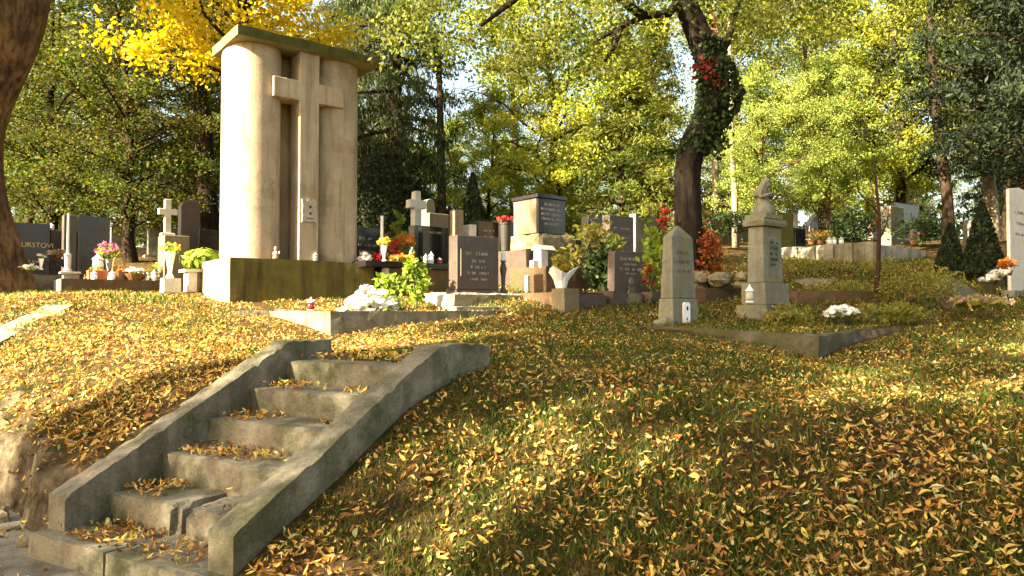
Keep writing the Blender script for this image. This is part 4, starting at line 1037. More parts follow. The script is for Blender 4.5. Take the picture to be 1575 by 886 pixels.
# terrace wall further back
twl, tww, _ = corner(1345, 13.6, 1205, 1425, z=Hh(6.6, 13.8))
tw0 = at(1200, 400, 15.2); tw1 = at(1343, 402, 13.6); tw2 = at(1425, 400, 15.6)
wl = thing('terrace_wall', 'low pale stone terrace wall in the sun behind the statue plot', 'wall', (tw0.x, tw0.y, 0), math.atan2(tw1.y - tw0.y, tw1.x - tw0.x))
ln_ = (tw1.xy - tw0.xy).length; nb = 5
for k in range(nb):
    MB().rough(ln_ * k / nb + .006, ln_ * (k + 1) / nb - .006, 0, .3, 1.6, zat(376, 14.4) + random.uniform(-.04, .02), .10, .018, 6, k, .04).build('stone', M['concrete_light'] if k < 3 else M['concrete'], wl)
wl2 = thing('terrace_wall', 'grey side run of terrace wall right of the thin sapling', 'wall', (tw1.x + .03, tw1.y + .05, 0), math.atan2(tw2.y - tw1.y, tw2.x - tw1.x))
ln2 = (tw2.xy - tw1.xy).length
for k in range(3):
    MB().rough(ln2 * k / 3 + .006, ln2 * (k + 1) / 3 - .006, 0, .3, 1.6, zat(377, 14.2) + random.uniform(-.04, .02), .12, .015, 5, k + 9, .02).build('stone', M['concrete_light'], wl2)
# old slabs in the rough
for px, py, d, wv, lab in ((1262, 428, 12.2, .55, 'small grey ledger slab in the weeds below the terrace wall'), (1290, 447, 11.0, 1.25, 'long dark sunken kerb stone in the weeds'), (1175, 455, 11.6, .4, 'broken pale kerb behind the statue pedestal')):
    p = at(px, py, d); t = thing('ledger_slab', lab, 'stone slab', (p.x - wv / 2, p.y, p.z - .1), R(8))
    MB().rough(0, wv, 0, .4, -.1, .10, .1, .012, 6, px, .03).build('slab', M['concrete'] if px != 1290 else M['earthwall'], t)
headstone('grey gravestone patched with yellow moss beyond the terrace', 1372, 1365, 1392, 18.0, 316, M['greymoss'], seed=51, thick=.25)
headstone('narrow pale gravestone far back right of the statue', 1222, 1219, 1229, 18.5, 322, M['palest'], seed=52, thick=.2)
headstone('square mossy green stone right behind the statue figure', 1196, 1190, 1222, 16.0, 325, M['mossy'], seed=53, thick=.3)
headstone('dark stone behind flowers on the terrace', 1224, 1220, 1240, 16.4, 350, M['darkst'], seed=54, thick=.2)
headstone('pale grey slab far behind the obelisk', 1086, 1080, 1128, 19.0, 322, M['greyst'], seed=55, thick=.2)
for px, lab, mt_, sd_ in ((1248, 'orange potted flowers on the terrace by the dark stone', 'opetal', 81), (1262, 'small orange flower bunch next to a pale trunk', 'opetal', 82), (1273, 'tall pale yellow leafy pot on the terrace wall', 'ypetal', 83), (1405, 'pink flowering plant at the far right end of the terrace', 'ppetal', 84)):
    p = at(px, 376, 14.9); bouquet('potted_flowers', lab, 'potted flowers', p, .14, .26, mt_, 13, 70, .035, leafm='weed', pot=POT(.08, .08), potm=M['brownpot'], seed=sd_)
for px, lab in ((1276, 'first white candle jar from the pale trunk on the terrace wall'), (1283, 'second white candle jar from the pale trunk on the terrace wall'), (1294, 'third white candle jar from the pale trunk on the terrace wall')):
    lantern(at(px, 376, 14.5), .16, .05, lab, M['white'], M['palest'])
bush('yew_mound', 'wide dark green yew mound beyond the terrace wall', at(1312, 374, 16.5), (.75, .6, .38), 2600, 'ivy', .10, .035, 73)
bush('yew_mound', 'smaller dark yew clump right of the mossy gravestone', at(1415, 374, 17.5), (.55, .5, .33), 1500, 'ivy', .10, .035, 74)
bush('yew_mound', 'dark low evergreen between curved tree and statue', at(1110, 362, 16.5), (.75, .5, .28), 1500, 'ivy', .10, .035, 79)
def thuja(label, px, ybase, ytop, d, r, seed):
    p = at(px, ybase, d); h = zat(ytop, d) - p.z
    return bush('conical_thuja', label, (p.x, p.y, p.z - .05), (r, r, h / 2), 5200, 'dark', .085, .03, seed, cat='thuja', shape='cone', hang=-.5)
thuja('tall dark conical thuja left of the white slab', 1512, 415, 306, 12.2, .34, 75)
thuja('short dark conical thuja beside the taller cone', 1462, 412, 340, 12.6, .26, 76)
thuja('dark blue green conical thuja between tan pillar and block monument', 727, 372, 262, 17.5, .42, 86)
p = at(1555, 430, 11.4)
ws = thing('headstone', 'tall smooth white gravestone at the right end of the graves', 'gravestone', (p.x, p.y, Hh(p.x, p.y) - .05), ROT)
hw_ = zat(290, 11.4) - Hh(p.x, p.y) + .05
MB().prism([(0, 0), (.85, 0), (.85, hw_ + .03), (.42, hw_ + .06), (0, hw_)], 0, .05).build('slab', M['palest'], ws, bevel=.012)
MB().box(-.06, .95, -.06, .12, -.1, .14).build('base', M['greyst'], ws, bevel=.01)
letters(ws, [(hw_ * f_, .045, fr) for f_, fr in ((.8, .5), (.7, .4), (.6, .45))], .85, 0, M['greyst'], seed=61)
headstone('dark leaning slab stone between the short thuja and flowers', 1467, 1460, 1508, 10.6, 428, M['brownst'], seed=57, thick=.25, poly=lambda a, b: [(0, 0), (a, 0), (a, b * .45), (0, b)])
bouquet('flower_pot', 'orange red flowers at the foot of the tall white gravestone', 'flowers', at(1549, 424, 10.8), .14, .20, 'opetal', 50, 40, .045, leafm='rust', pot=POT(.08, .07), potm=M['dark'], seed=77)
for px, py, lab, sd_ in ((1522, 446, 'white chrysanthemum bunch left of the orange red flowers', 78), (1537, 438, 'second white flower bunch close to the orange red flowers', 80)):
    bouquet('flower_pot', lab, 'flowers', at(px, py, 10.2), .12, .16, 'wpetal', 34, 40, .045, leafm='weed', pot=POT(.07, .07), potm=M['dark'], seed=sd_)
bouquet('dried_flowers', 'spread of dried pinkish flowers in front of the dark leaning slab', 'flowers', at(1505, 472, 9.8), .38, .16, 'dried', 130, 90, .05, leafm='weed', seed=85)
rngw = random.Random(5)
wlab = ['tangle of tall yellow weeds left of the leaning slab', 'low weeds in front of the terrace wall', 'pale grassy weeds beside the statue pedestal', 'dry bramble clump right of the thin sapling', 'leafy weeds in front of the short thuja', 'yellow weed tuft near the white chrysanthemum dome', 'sparse weeds along the mossy plot kerb', 'weeds growing over the sunken kerb stone', 'green weed clump by the right plot kerb', 'sunlit weeds right below the terrace wall end']
for k, (px, py, d, rr, hh) in enumerate(((1425, 455, 10.6, .55, .32), (1240, 412, 12.9, .8, .16), (1215, 480, 9.6, .35, .13), (1380, 452, 10.8, .45, .28), (1450, 440, 11.3, .35, .24), (1330, 480, 9.3, .4, .12), (1205, 500, 8.8, .3, .10), (1300, 440, 11.4, .7, .14), (1385, 490, 9.4, .35, .13), (1330, 415, 12.6, .7, .2))):
    p = at(px, py, d); z_ = Hh(p.x, p.y); z_ = max(z_, p.z - .15)
    bush('weed_clump', wlab[k], (p.x, p.y, z_), (rr, rr * .8, hh), 700, 'weed', .075, .02, 90 + k, stem=True, cat='weeds', group='weed clumps on the right plots', flat=0)
# thin sapling with dark red vine
p0 = at(1347, 446, 10.9)
sap = thing('sapling', 'thin dark red stemmed sapling standing right of the terrace wall corner', 'sapling', p0, 0)
pts = [at(x, y, 10.9) - p0 for x, y in ((1347, 450), (1351, 410), (1352, 370), (1352, 330), (1348, 290), (1345, 240))]
MB().tube(pts, [.034, .032, .03, .026, .018, .007], 8).build('stem', plain('red_bark', (.040, .018, .013), .9, .1, .3), sap)
MB().tube([pts[3], pts[3] + Vector((-.25, .1, .35)), pts[3] + Vector((-.3, .1, .75))], [.014, .011, .005], 6).tube([pts[2], pts[2] + Vector((.18, .1, .3)), pts[2] + Vector((.22, .1, .62))], [.012, .009, .004], 6).build('branch', M['barkd'], sap)
leaves_part('foliage', L['rust'], sap, clumps(np.random.default_rng(7), [pts[3] + Vector((.06, 0, .05)), pts[2] + Vector((.03, 0, .1)), pts[4]], .10, 9), .08, .05, 7)

rngs = random.Random(19)
far_l = ['dark gravestone standing in the deep shade of the far rows', 'grey gravestone standing in the deep shade of the far rows', 'pale gravestone standing in the deep shade of the far rows']
for k in range(26):
    d = rngs.uniform(17, 27); px = rngs.choice([rngs.uniform(60, 300), rngs.uniform(570, 1000), rngs.uniform(1040, 1520)])
    kind = rngs.choice([0, 0, 1, 1, 2]); X = xk(px) * d; wd = rngs.uniform(.55, 1.1); h = rngs.uniform(.7, 1.35)
    t = thing('headstone', far_l[kind], 'gravestone', (X, d, Hh(X, d) - .05), ROT + rngs.uniform(-.1, .1), 'gravestones in the far rows')
    pp_ = rngs.choice([arch(wd, h, .5), [(0, 0), (wd, 0), (wd, h), (0, h)], [(0, 0), (wd, 0), (wd, h * .85), (wd / 2, h), (0, h * .85)], arch(wd, h, 1.0)])
    MB().prism(pp_, 0, .18).build('slab', M[('darkst', 'greyst', 'palest')[kind]], t, bevel=.012)
    MB().rough(-.08, wd + .08, -.1, .3, -.2, .12, .2, .006, 4, k).build('base', M['concrete'], t)

# ================================================================== TREES
def gen_tree(seed, height, tr, cbase, cr_, nprim, nleaf, ln, wd, shape='round', droop=.0, sig=.30, nsub=7, flat=.15, hang=0.0, bend=.25):
    rng = np.random.default_rng(seed)
    zt_ = np.linspace(-.3, height * (.8 if shape == 'round' else .98), 10)
    tx = np.cumsum(rng.normal(size=10) * bend * .3); ty = np.cumsum(rng.normal(size=10) * bend * .3); tx -= tx[1]; ty -= ty[1]
    tp = np.stack([tx, ty, zt_], 1)
    rr = tr * (1 - .78 * np.clip(zt_ / height, 0, 1)); rr[0] *= 1.5; rr[1] *= 1.12
    tubes = [tube_np(tp, rr, 9)]; cl = []
    for i in range(nprim):
        f = (i + .5) / nprim; zz = cbase + (height - cbase) * f * .97
        if shape == 'round': rad_ = cr_ * (math.sqrt(max(.05, 1 - (1.75 * f - .75) ** 2)))
        else: rad_ = cr_ * (1 - f) ** .85 + .15
        rad_ *= rng.uniform(.75, 1.1); az = i * 2.399 + rng.uniform(-.5, .5)
        zs = min(max(zz - rad_ * (.45 if shape == 'round' else .0), cbase * .6), zt_[-1])
        b0 = np.array([np.interp(zs, zt_, tx), np.interp(zs, zt_, ty), zs])
        e = np.array([math.cos(az) * rad_, math.sin(az) * rad_, zz - droop * rad_]); e[:2] += b0[:2]
        mid = (b0 + e) / 2 + np.array([0, 0, rad_ * (.10 if shape == 'round' else .05)]) + rng.normal(size=3) * .08 * rad_
        pth_ = np.stack([b0, (b0 + mid) / 2 + rng.normal(size=3) * .04 * rad_, mid, (mid + e) / 2 + rng.normal(size=3) * .05 * rad_, e])
        r0 = tr * .33 * (1 - .6 * f) + .01
        tubes.append(tube_np(pth_, np.linspace(r0, .008, 5), 5))
        for j in range(nsub):
            t_ = .30 + .70 * (j + rng.uniform(0, 1)) / nsub
            q0 = np.array([np.interp(t_ * 4, range(5), pth_[:, k]) for k in range(3)])
            side = rng.normal(size=3) * np.array([1, 1, .45]) * rad_ * (.26 if shape == 'round' else .16)
            if shape != 'round': side[2] = -abs(side[2]) * .6
            q1 = q0 + side
            tubes.append(tube_np(np.stack([q0, (q0 + q1) / 2 + rng.normal(size=3) * .05, q1]), [.012, .009, .004], 3))
            cl.append(q1)
    cl = np.array(cl)
    per = max(1, nleaf // len(cl))
    cen = np.repeat(cl, per, 0)
    s3 = np.array([1, 1, .6 if shape == 'round' else .8]) * sig
    cen = cen + np.clip(rng.normal(size=cen.shape), -2, 2) * s3 * rng.uniform(.5, 1.3, (len(cl), 1)).repeat(per, 0)
    Vt, Qt = zip(*tubes)
    VT, QT = merge(list(zip(Vt, Qt)))
    VC, QC = leaf_cloud(rng, cen, ln, wd, flat, hang)
    return np_mesh('trunk', VT, QT), np_mesh('crown', VC, QC)
protos = {}
def proto(key, bark, leaf, **kw):
    a, b = gen_tree(**kw); protos[key] = (a, b, bark, leaf)
proto('broad_a', 'barkd', 'bright', seed=101, height=9.5, tr=.15, cbase=1.6, cr_=3.0, nprim=30, nleaf=42000, ln=.095, wd=.065, nsub=9, sig=.24)
proto('broad_b', 'bark', 'lime', seed=102, height=8.0, tr=.17, cbase=1.6, cr_=2.4, nprim=28, nleaf=40000, ln=.085, wd=.06, sig=.22, nsub=8)
proto('autumn', 'barkd', 'autumn', seed=103, height=11, tr=.15, cbase=1.7, cr_=2.9, nprim=38, nleaf=46000, ln=.10, wd=.065, sig=.30)
proto('maple', 'barkd', 'yellow', seed=104, height=8.6, tr=.16, cbase=4.3, cr_=2.1, nprim=22, nleaf=20000, ln=.105, wd=.09, sig=.26)
proto('spruce', 'barkd', 'spruce', seed=105, height=14, tr=.22, cbase=1.6, cr_=2.3, nprim=90, nleaf=42000, ln=.22, wd=.035, shape='cone', droop=.35, sig=.16, nsub=9, hang=.9)
proto('larch', 'barkd', 'mid', seed=106, height=6.0, tr=.10, cbase=.8, cr_=1.6, nprim=46, nleaf=20000, ln=.14, wd=.035, shape='cone', droop=.12, sig=.13, nsub=8, flat=.3)
proto('pine', 'barkd', 'dark', seed=107, height=12, tr=.22, cbase=2.4, cr_=2.6, nprim=46, nleaf=64000, ln=.17, wd=.045, sig=.30, droop=.1)
proto('midtree', 'barkd', 'mid', seed=108, height=10.5, tr=.15, cbase=2.2, cr_=2.9, nprim=30, nleaf=40000, ln=.10, wd=.065, sig=.26, nsub=8)
proto('path', 'barkd', 'mid', seed=109, height=10.5, tr=.15, cbase=3.0, cr_=2.9, nprim=26, nleaf=16500, ln=.16, wd=.10, sig=.34, nsub=6)
proto('tall', 'barkd', 'mid', seed=110, height=14.5, tr=.2, cbase=9.8, cr_=2.6, nprim=24, nleaf=24000, ln=.15, wd=.09, sig=.34)
NM = dict(broad_a='leafy_tree', broad_b='leafy_tree', autumn='autumn_tree', maple='maple_tree', spruce='spruce_tree', larch='larch_tree', pine='pine_tree', midtree='leafy_tree', path='leafy_tree', tall='leafy_tree')
def tree(key, label, px, d, sc=1.0, rz=0.0, sz=None, group=None, x=None, lift=0):
    X = xk(px) * d if x is None else x
    a, b, bk_, lf = protos[key]
    t = thing(NM[key], label, 'tree', (X, d, Hh(X, d) + lift), rz, group)
    t.scale = (sc, sc, sz or sc)
    link('trunk', a, M[bk_], t, smooth=True) if not a.materials else C.objects.link(bpy.data.objects.new('trunk', a))
    for o in [o for o in C.objects if o.data == a and o.parent is None]: o.parent = t
    if not b.materials: b.materials.append(L[lf])
    o = bpy.data.objects.new('crown', b); C.objects.link(o); o.parent = t
    return t
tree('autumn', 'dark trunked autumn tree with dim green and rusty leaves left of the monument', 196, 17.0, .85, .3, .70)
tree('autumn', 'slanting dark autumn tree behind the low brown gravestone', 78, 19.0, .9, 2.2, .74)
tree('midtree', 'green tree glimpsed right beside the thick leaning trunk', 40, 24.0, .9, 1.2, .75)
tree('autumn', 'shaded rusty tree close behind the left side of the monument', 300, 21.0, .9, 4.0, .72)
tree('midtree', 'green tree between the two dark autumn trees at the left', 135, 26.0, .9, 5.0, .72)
tree('maple', 'golden yellow maple rising behind the monument cap', 372, 14.6, 1.0, 1.0)
tree('spruce', 'tall drooping dark spruce right of the monument', 598, 19.5, 1.0, 0)
tree('spruce', 'second dark spruce standing behind the tall drooping one', 545, 25.0, 1.0, 2)
tree('broad_a', 'sunlit yellow green tree right of the spruce', 748, 21.0, .50, .4)
tree('broad_a', 'bright green tree behind the block monument', 850, 20.0, .92, 2.5)
tree('broad_b', 'low bright bushy tree left of the block monument', 700, 23.0, .55, 1.3)
for px, d, sc, rz, lab in ((650, 26, .5, 1, 'low bright lime bushy tree behind the sunlit white cross'), (785, 25, .52, 2.2, 'low bright lime bushy tree left behind the block monument'), (880, 26, .55, 4, 'low bright lime bushy tree right behind the block monument'), (960, 27, .6, 5.2, 'low bright lime bushy tree behind the feathery conifer')):
    tree('broad_b', lab, px, d, sc, rz)
tree('larch', 'feathery pale green young conifer behind the yellow shrub', 955, 18.5, 1.0, 0)
tree('larch', 'feathery young conifer close behind the curved tree', 1010, 22.0, 1.2, 2)
tree('broad_b', 'sunlit lime coloured tree hanging low right of the curved tree', 1170, 18.0, .58, .8)
tree('broad_b', 'bright lime tree beside the sapling top', 1275, 18.5, .62, 3.1)
tree('broad_a', 'tall sunlit green tree left of the dark pine', 1385, 21.0, 1.0, 1.9)
tree('midtree', 'tall green tree with high crown behind the statue', 1345, 26.0, 1.1, 3.6)
tree('pine', 'big dark pine over the white slab', 1585, 15.5, .92, .5, 1.0)
tree('pine', 'dark pine behind the tall thuja', 1560, 20.0, 1.0, 2.4)
yw = at(598, 345, 17.5)
bush('yew_tree', 'dark rounded yew bush below the drooping spruce', (yw.x, yw.y, Hh(yw.x, yw.y)), (.95, .8, (zat(222, 17.5) - Hh(yw.x, yw.y)) / 2), 7000, 'dark', .12, .045, 111, cat='yew')
# row of far trees
rngf = random.Random(11); k = 0
for d, step, off in ((31, 4.4, 0), (42, 5.2, 2.2), (56, 7, 0)):
    X = -d * .85 + off
    while X < d * .85:
        key = rngf.choice(['midtree', 'broad_a', 'autumn', 'midtree', 'broad_a', 'spruce'] if X > -8 else ['autumn', 'midtree', 'autumn', 'spruce'])
        skip = -.16 < X / d < -.03
        if not skip:
            tree(key, dict(midtree='mid green leafy tree in the far wood behind the graves', broad_a='yellow green leafy tree in the far wood behind the graves', autumn='rusty autumn tree in the far wood behind the graves', spruce='dark drooping spruce in the far wood behind the graves')[key], 0, d + rngf.uniform(-1.5, 1.5), rngf.uniform(.75, 1.0) if X / d > .2 else rngf.uniform(.55, .8) if X / d > -.17 else rngf.uniform(.65, .9), rngf.uniform(0, 6), group='trees of the far wood', x=X + rngf.uniform(-1, 1))
        X += step * rngf.uniform(.8, 1.2)
# bare trunks seen low between the crowns
for px, d, r_, mt_, lab in ((1132, 17.5, .07, 'barkp', 'pale slender trunk between curved tree and statue'), (1100, 20, .09, 'barkp', 'leaning pale trunk right behind the curved tree'), (1268, 20.5, .11, 'barkd', 'short brown trunk by the terrace flowers'), (1395, 24, .16, 'barkp', 'bright sunlit trunk behind the mossy gravestone'), (1413, 26, .10, 'barkp', 'thin sunlit trunk right of the bright one'), (1462, 17, .12, 'barkd', 'dark slanting trunk behind the short thuja'), (1530, 21, .17, 'barkp', 'sunlit trunk between the tall thuja and white slab'), (155, 22, .13, 'barkd', 'dark trunk behind the broad dark gravestone'), (320, 19, .25, 'barkd', 'thick dark trunk beside the round headed gravestone'), (800, 24, .14, 'barkd', 'dark forked trunk above the black granite slab'), (680, 19, .12, 'barkd', 'dark trunk behind the narrow tan pillar')):
    X = xk(px) * d; b0 = Hh(X, d)
    t = thing('tree', lab, 'tree', (X, d, b0), 0)
    lean = random.uniform(-.5, .5)
    MB().tube([(0, 0, -.2), (lean * .1, 0, 1.2), (lean * .5, .1, 3.0), (lean, 0, 5.5)], [r_ * 1.3, r_, r_ * .85, r_ * .5], 9).build('trunk', M[mt_], t, smooth=True)
    rg = np.random.default_rng(int(px)); 
    leaves_part('crown', L['mid'], t, clumps(rg, scatter_ball(rg, 40, (lean, 0, 6.3), (1.4, 1.4, 1.3)), .3, 70), .13, .08, int(px), .15)

# thick leaning trunk at the left
D0 = 11.6
b0 = at(-15, 440, D0); X0 = b0.x
bt = thing('tree', 'thick brown leaning trunk cut by the left edge of the view', 'tree', (b0.x, b0.y, Hh(b0.x, b0.y)), 0)
cen_ = [(-14, 458, .60), (-14, 420, .48), (-27, 360, .42), (-42, 290, .40), (-48, 220, .43), (-42, 165, .47), (-16, 105, .48), (4, 55, .50), (22, 0, .48), (34, -70, .42), (40, -170, .36), (30, -320, .25)]
pp = [at(x, y, D0) - Vector(bt.location) for x, y, r_ in cen_]
n = 20; rr = []
for k, (x, y, r_) in enumerate(cen_):
    rr.append([1.07 * r_ * (1 + .10 * math.sin(5 * a + k * .3) * (1.6 if k < 2 else .6) + .05 * math.sin(9 * a)) for a in np.arange(n) * 2 * math.pi / n])
V, Q = tube_np(np.array([tuple(p) for p in pp]), np.array(rr), n); tm = np_mesh('trunk', V, Q)
o = link('trunk', tm, M['bark'], bt, smooth=True)
o.modifiers.new('s', 'SUBSURF').levels = 2; o.modifiers['s'].render_levels = 2
mb = MB(); clp = []
rngb = np.random.default_rng(3)
for az, ln2_, zz in ((1.0, 3.4, 7.6), (1.5, 3.0, 6.6), (2.2, 3.2, 6.8), (2.8, 3.0, 7.4), (1.8, 2.5, 8.4)):
    s0 = Vector((.45, 0, min(zz, 6.3) - .6)); e = s0 + Vector((math.cos(az) * ln2_, math.sin(az) * ln2_, zz - s0.z + 1.3))
    mid = (s0 + e) / 2 + Vector((0, 0, .5)); mb.tube([s0, (s0 + mid) / 2 + Vector((0, 0, .2)), mid, e], [.16, .12, .08, .02], 7)
    for j in range(16):
        q = mid.lerp(e, random.uniform(-.2, 1.1)) + Vector(rngb.normal(size=3)) * .6
        clp.append(q)
mb.build('branch', M['barkd'], bt, smooth=True)
leaves_part('crown', L['autumn'], bt, clumps(rngb, [tuple(q) for q in clp], .36, 90), .13, .08, 4, .15)

# curved ivy clad tree behind the obelisk
D1 = 12.0
b1 = at(1058, 430, D1)
ct = thing('tree', 'curved ivy clad tree with red creeper leaves behind the obelisk', 'tree', (b1.x, b1.y, Hh(b1.x, b1.y)), 0)
cen_ = [(1060, 450, .32), (1060, 400, .25), (1058, 340, .225), (1055, 270, .215), (1062, 225, .23), (1088, 190, .25), (1104, 150, .25), (1098, 110, .24), (1084, 75, .22), (1066, 35, .20), (1048, -5, .19), (1035, -60, .17), (1040, -140, .14), (1050, -260, .08)]
pp = [at(x, y, D1) - Vector(ct.location) for x, y, r_ in cen_]
V, Q = tube_np(np.array([tuple(p) for p in pp]), np.array([[c[2] * (1 + .07 * math.sin(5 * a + k) + .04 * math.sin(9 * a)) for a in np.arange(14) * 2 * math.pi / 14] for k, c in enumerate(cen_)]), 14)
o = link('trunk', np_mesh('trunk', V, Q), M['barkshade'], ct, smooth=True); o.modifiers.new('s', 'SUBSURF').levels = 1
mb = MB()
def P_(x, y, dd=0): return at(x, y, D1 + dd) - Vector(ct.location)
brs = [[(1045, 0, 0), (1030, 20, -.3), (990, 25, -.5), (950, 45, -.6), (905, 68, -.7)], [(990, 25, -.5), (960, 5, -.7), (930, -20, -.9), (880, -40, -1)], [(1035, -50, 0), (1000, -60, -.4), (940, -70, -.6), (860, -60, -.8), (780, -30, -.9)], [(1040, -120, 0), (1100, -160, .3), (1180, -170, .5), (1260, -150, .6)], [(1040, -120, 0), (1060, -200, -.8), (1080, -260, -1.5)], [(950, 45, -.6), (945, 70, -.6), (930, 95, -.6)], [(860, -60, -.8), (790, 0, -.9), (740, 40, -.9)], [(1098, 110, 0), (1120, 60, .4), (1135, 10, .6), (1150, -60, .8)]]
for b in brs:
    q = [P_(*p_) for p_ in b]; mb.tube(q, list(np.linspace(.085, .022, len(q))), 7)
mb.build('branch', M['barkshade'], ct, smooth=True)
rngc = np.random.default_rng(9)
cc = []
for x0, x1, y0, y1, n_ in ((600, 700, -60, 80, 20), (760, 900, -60, 130, 46), (880, 1010, -60, 120, 40), (990, 1090, -90, 10, 20), (1100, 1300, -120, 60, 60), (700, 1300, -260, -60, 90)):
    for _ in range(n_): cc.append(tuple(P_(rngc.uniform(x0, x1), rngc.uniform(y0, y1), rngc.uniform(-1.4, 1.4))))
leaves_part('crown', L['mid'], ct, clumps(rngc, cc, .20, 70), .085, .055, 10, .1)
iv = []
for k in range(2600):
    t_ = rngc.uniform(3.7, 8.3); q = np.array([np.interp(t_, range(14), [p_[m_] for p_ in pp]) for m_ in range(3)])
    th_ = rngc.uniform(0, 6.283); wide = .235 + .10 * math.exp(-((t_ - 6.0) / 1.2) ** 2)
    iv.append(q + np.array([math.cos(th_), math.sin(th_), 0]) * wide * rngc.uniform(.85, 1.15) + np.array([.05, 0, 0]))
for k in range(500):
    iv.append(np.array(P_(1098 + rngc.normal() * 9, 190 + rngc.uniform(-20, 45), -.1)) + rngc.normal(size=3) * .07)
leaves_part('ivy', L['ivy'], ct, iv, .085, .07, 12, 0, .4)
rd = [np.array(P_(1063 + 48 * u_ + rngc.normal() * 5, 112 - 14 * math.sin(u_ * 5) + rngc.normal() * 7, -.28 - .05 * rngc.random())) for u_ in rngc.uniform(0, 1, 60)] + [np.array(P_(1022 + rngc.normal() * 5, 332 + rngc.normal() * 9, -.35)) for _ in range(50)] + [np.array(P_(1100 + rngc.normal() * 6, 60 + rngc.normal() * 22, -.1)) for _ in range(50)]
leaves_part('red_creeper', L['red'], ct, rd, .09, .075, 13, 0, .4)

# leafy trees beside the path, out of view, that shade the bank
for k, (x, y, sc, szz, rz) in enumerate(((-10.8, -2.2, .55, 1.5, 0), (-9.6, -4.8, .62, 1.35, 2), (-13.4, -4.4, .58, 1.6, 4), (-8.0, -7.2, .75, 1.25, 1), (-12.5, -8.6, .8, 1.4, 3), (-5.2, -7.6, .7, 1.2, 5))):
    tree('path', 'leafy path side tree whose crown shades the grassy bank', 0, y, sc, rz, szz, 'trees along the path', x=x)

tree('tall', 'unseen tall bare stemmed tree added beside the path to shade the obelisk', 0, -2.3, 1.0, 0, 1.2, None, x=-13.0)  # both added out of view, high crowns shaped to shade obelisk and curved trunk
tree('tall', 'second unseen taller tree added beside the path to shade the curved trunk', 0, -3.3, 1.0, 2, 1.45, None, x=-14.5)

# far undergrowth closes the view below the crowns
rng = np.random.default_rng(77)
xs = rng.uniform(-45, 45, 900); ys = rng.uniform(27, 40, 900)
cen = clumps(rng, np.stack([xs, ys, Hn(xs, ys) + rng.uniform(.1, 1.2, 900)], 1), np.array([.55, .4, .35]), 26)
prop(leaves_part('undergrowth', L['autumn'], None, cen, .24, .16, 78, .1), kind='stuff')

# ================================================================== GRASS AND FALLEN LEAVES
rng = np.random.default_rng(123)
def in_view(n, d0, d1, spread=.80):
    d = np.exp(rng.uniform(math.log(d0), math.log(d1), n)); x = rng.uniform(-spread, spread, n) * d
    return x, d
def free(x, y):
    us, v = us_vs(x, y)
    st_ = (us > -.2) & (us < 1.42) & (v < 5 * TREAD + .16) & (v > -.05)
    lx = (x - mloc.x) * AX[0] + (y - mloc.y) * AX[1]; ly = (x - mloc.x) * AY[0] + (y - mloc.y) * AY[1]
    mo = (lx > -.02) & (lx < mw + .02) & (ly > -.02) & (ly < mt)
    kx = (x - KC.x) * AX[0] + (y - KC.y) * AX[1]; ky = (x - KC.x) * AY[0] + (y - KC.y) * AY[1]
    kb = ((kx > -.03) & (kx < 2.6) & (ky > -.03) & (ky < .17)) | ((ky > 0) & (ky < 2.95) & (kx > -.03) & (kx < .17))
    a = (x - GC[0]) * GL[0] + (y - GC[1]) * GL[1]; b = (x - GC[0]) * GR[0] + (y - GC[1]) * GR[1]
    ek = ((a > -.03) & (a < 2.05) & (b > -.03) & (b < .18)) | ((b > -.03) & (b < 3.7) & (a > -.03) & (a < .18))
    return ~(st_ | mo | kb | ek)
def vnoise(x, y, s):
    return np.array([mnoise.noise(Vector((a * s, b * s, 3.3))) for a, b in zip(x, y)])
# grass blades
x, y = in_view(210000, 2.1, 15)
us, v = us_vs(x, y)
nz = np.sin(x * 2.3 + 1.3 * np.sin(y * 1.9)) * np.sin(y * 2.1 + 1.1 * np.sin(x * 1.7)) + .5 * np.sin(x * 6.1 + y * 2) * np.sin(y * 5.3 - x * 1.5)
foot = np.where(us < 0, .35 + .22 * np.clip(-us, 0, 4), .35)
keep = free(x, y) & (v > foot) & (nz + rng.uniform(-.9, .9, len(x)) > -.5 - .4 * sstep(4, 9, y) * (us > 0) + 1.0 * (us < 0) * (v < 6) + .3 * (v > 6.5))
x, y = x[keep], y[keep]; n = len(x); z = Hn(x, y)
hgt = (.014 + .055 * rng.beta(1.4, 2.6, n)) * (1 + .6 * sstep(6, 11, y)); wdt = rng.uniform(.0025, .005, n) * (1 + sstep(4, 10, y) * 1.2)
a = rng.uniform(0, 6.283, n); ln = rng.uniform(.1, 1.1, n) * hgt; la = rng.uniform(0, 6.283, n)
B = np.stack([x, y, z - .004], 1); dx = np.stack([np.cos(a) * wdt, np.sin(a) * wdt, 0 * a], 1)
T = B + np.stack([np.cos(la) * ln, np.sin(la) * ln, hgt], 1)
Mi = B + np.stack([np.cos(la) * ln * .3, np.sin(la) * ln * .3, hgt * .6], 1)
V = np.stack([B - dx, B + dx, Mi + dx * .7, T, Mi - dx * .7], 1).reshape(-1, 3)
prop(link('grass', np_mesh('grass', V, np.arange(5 * n).reshape(n, 5)), L['grass']), kind='stuff')

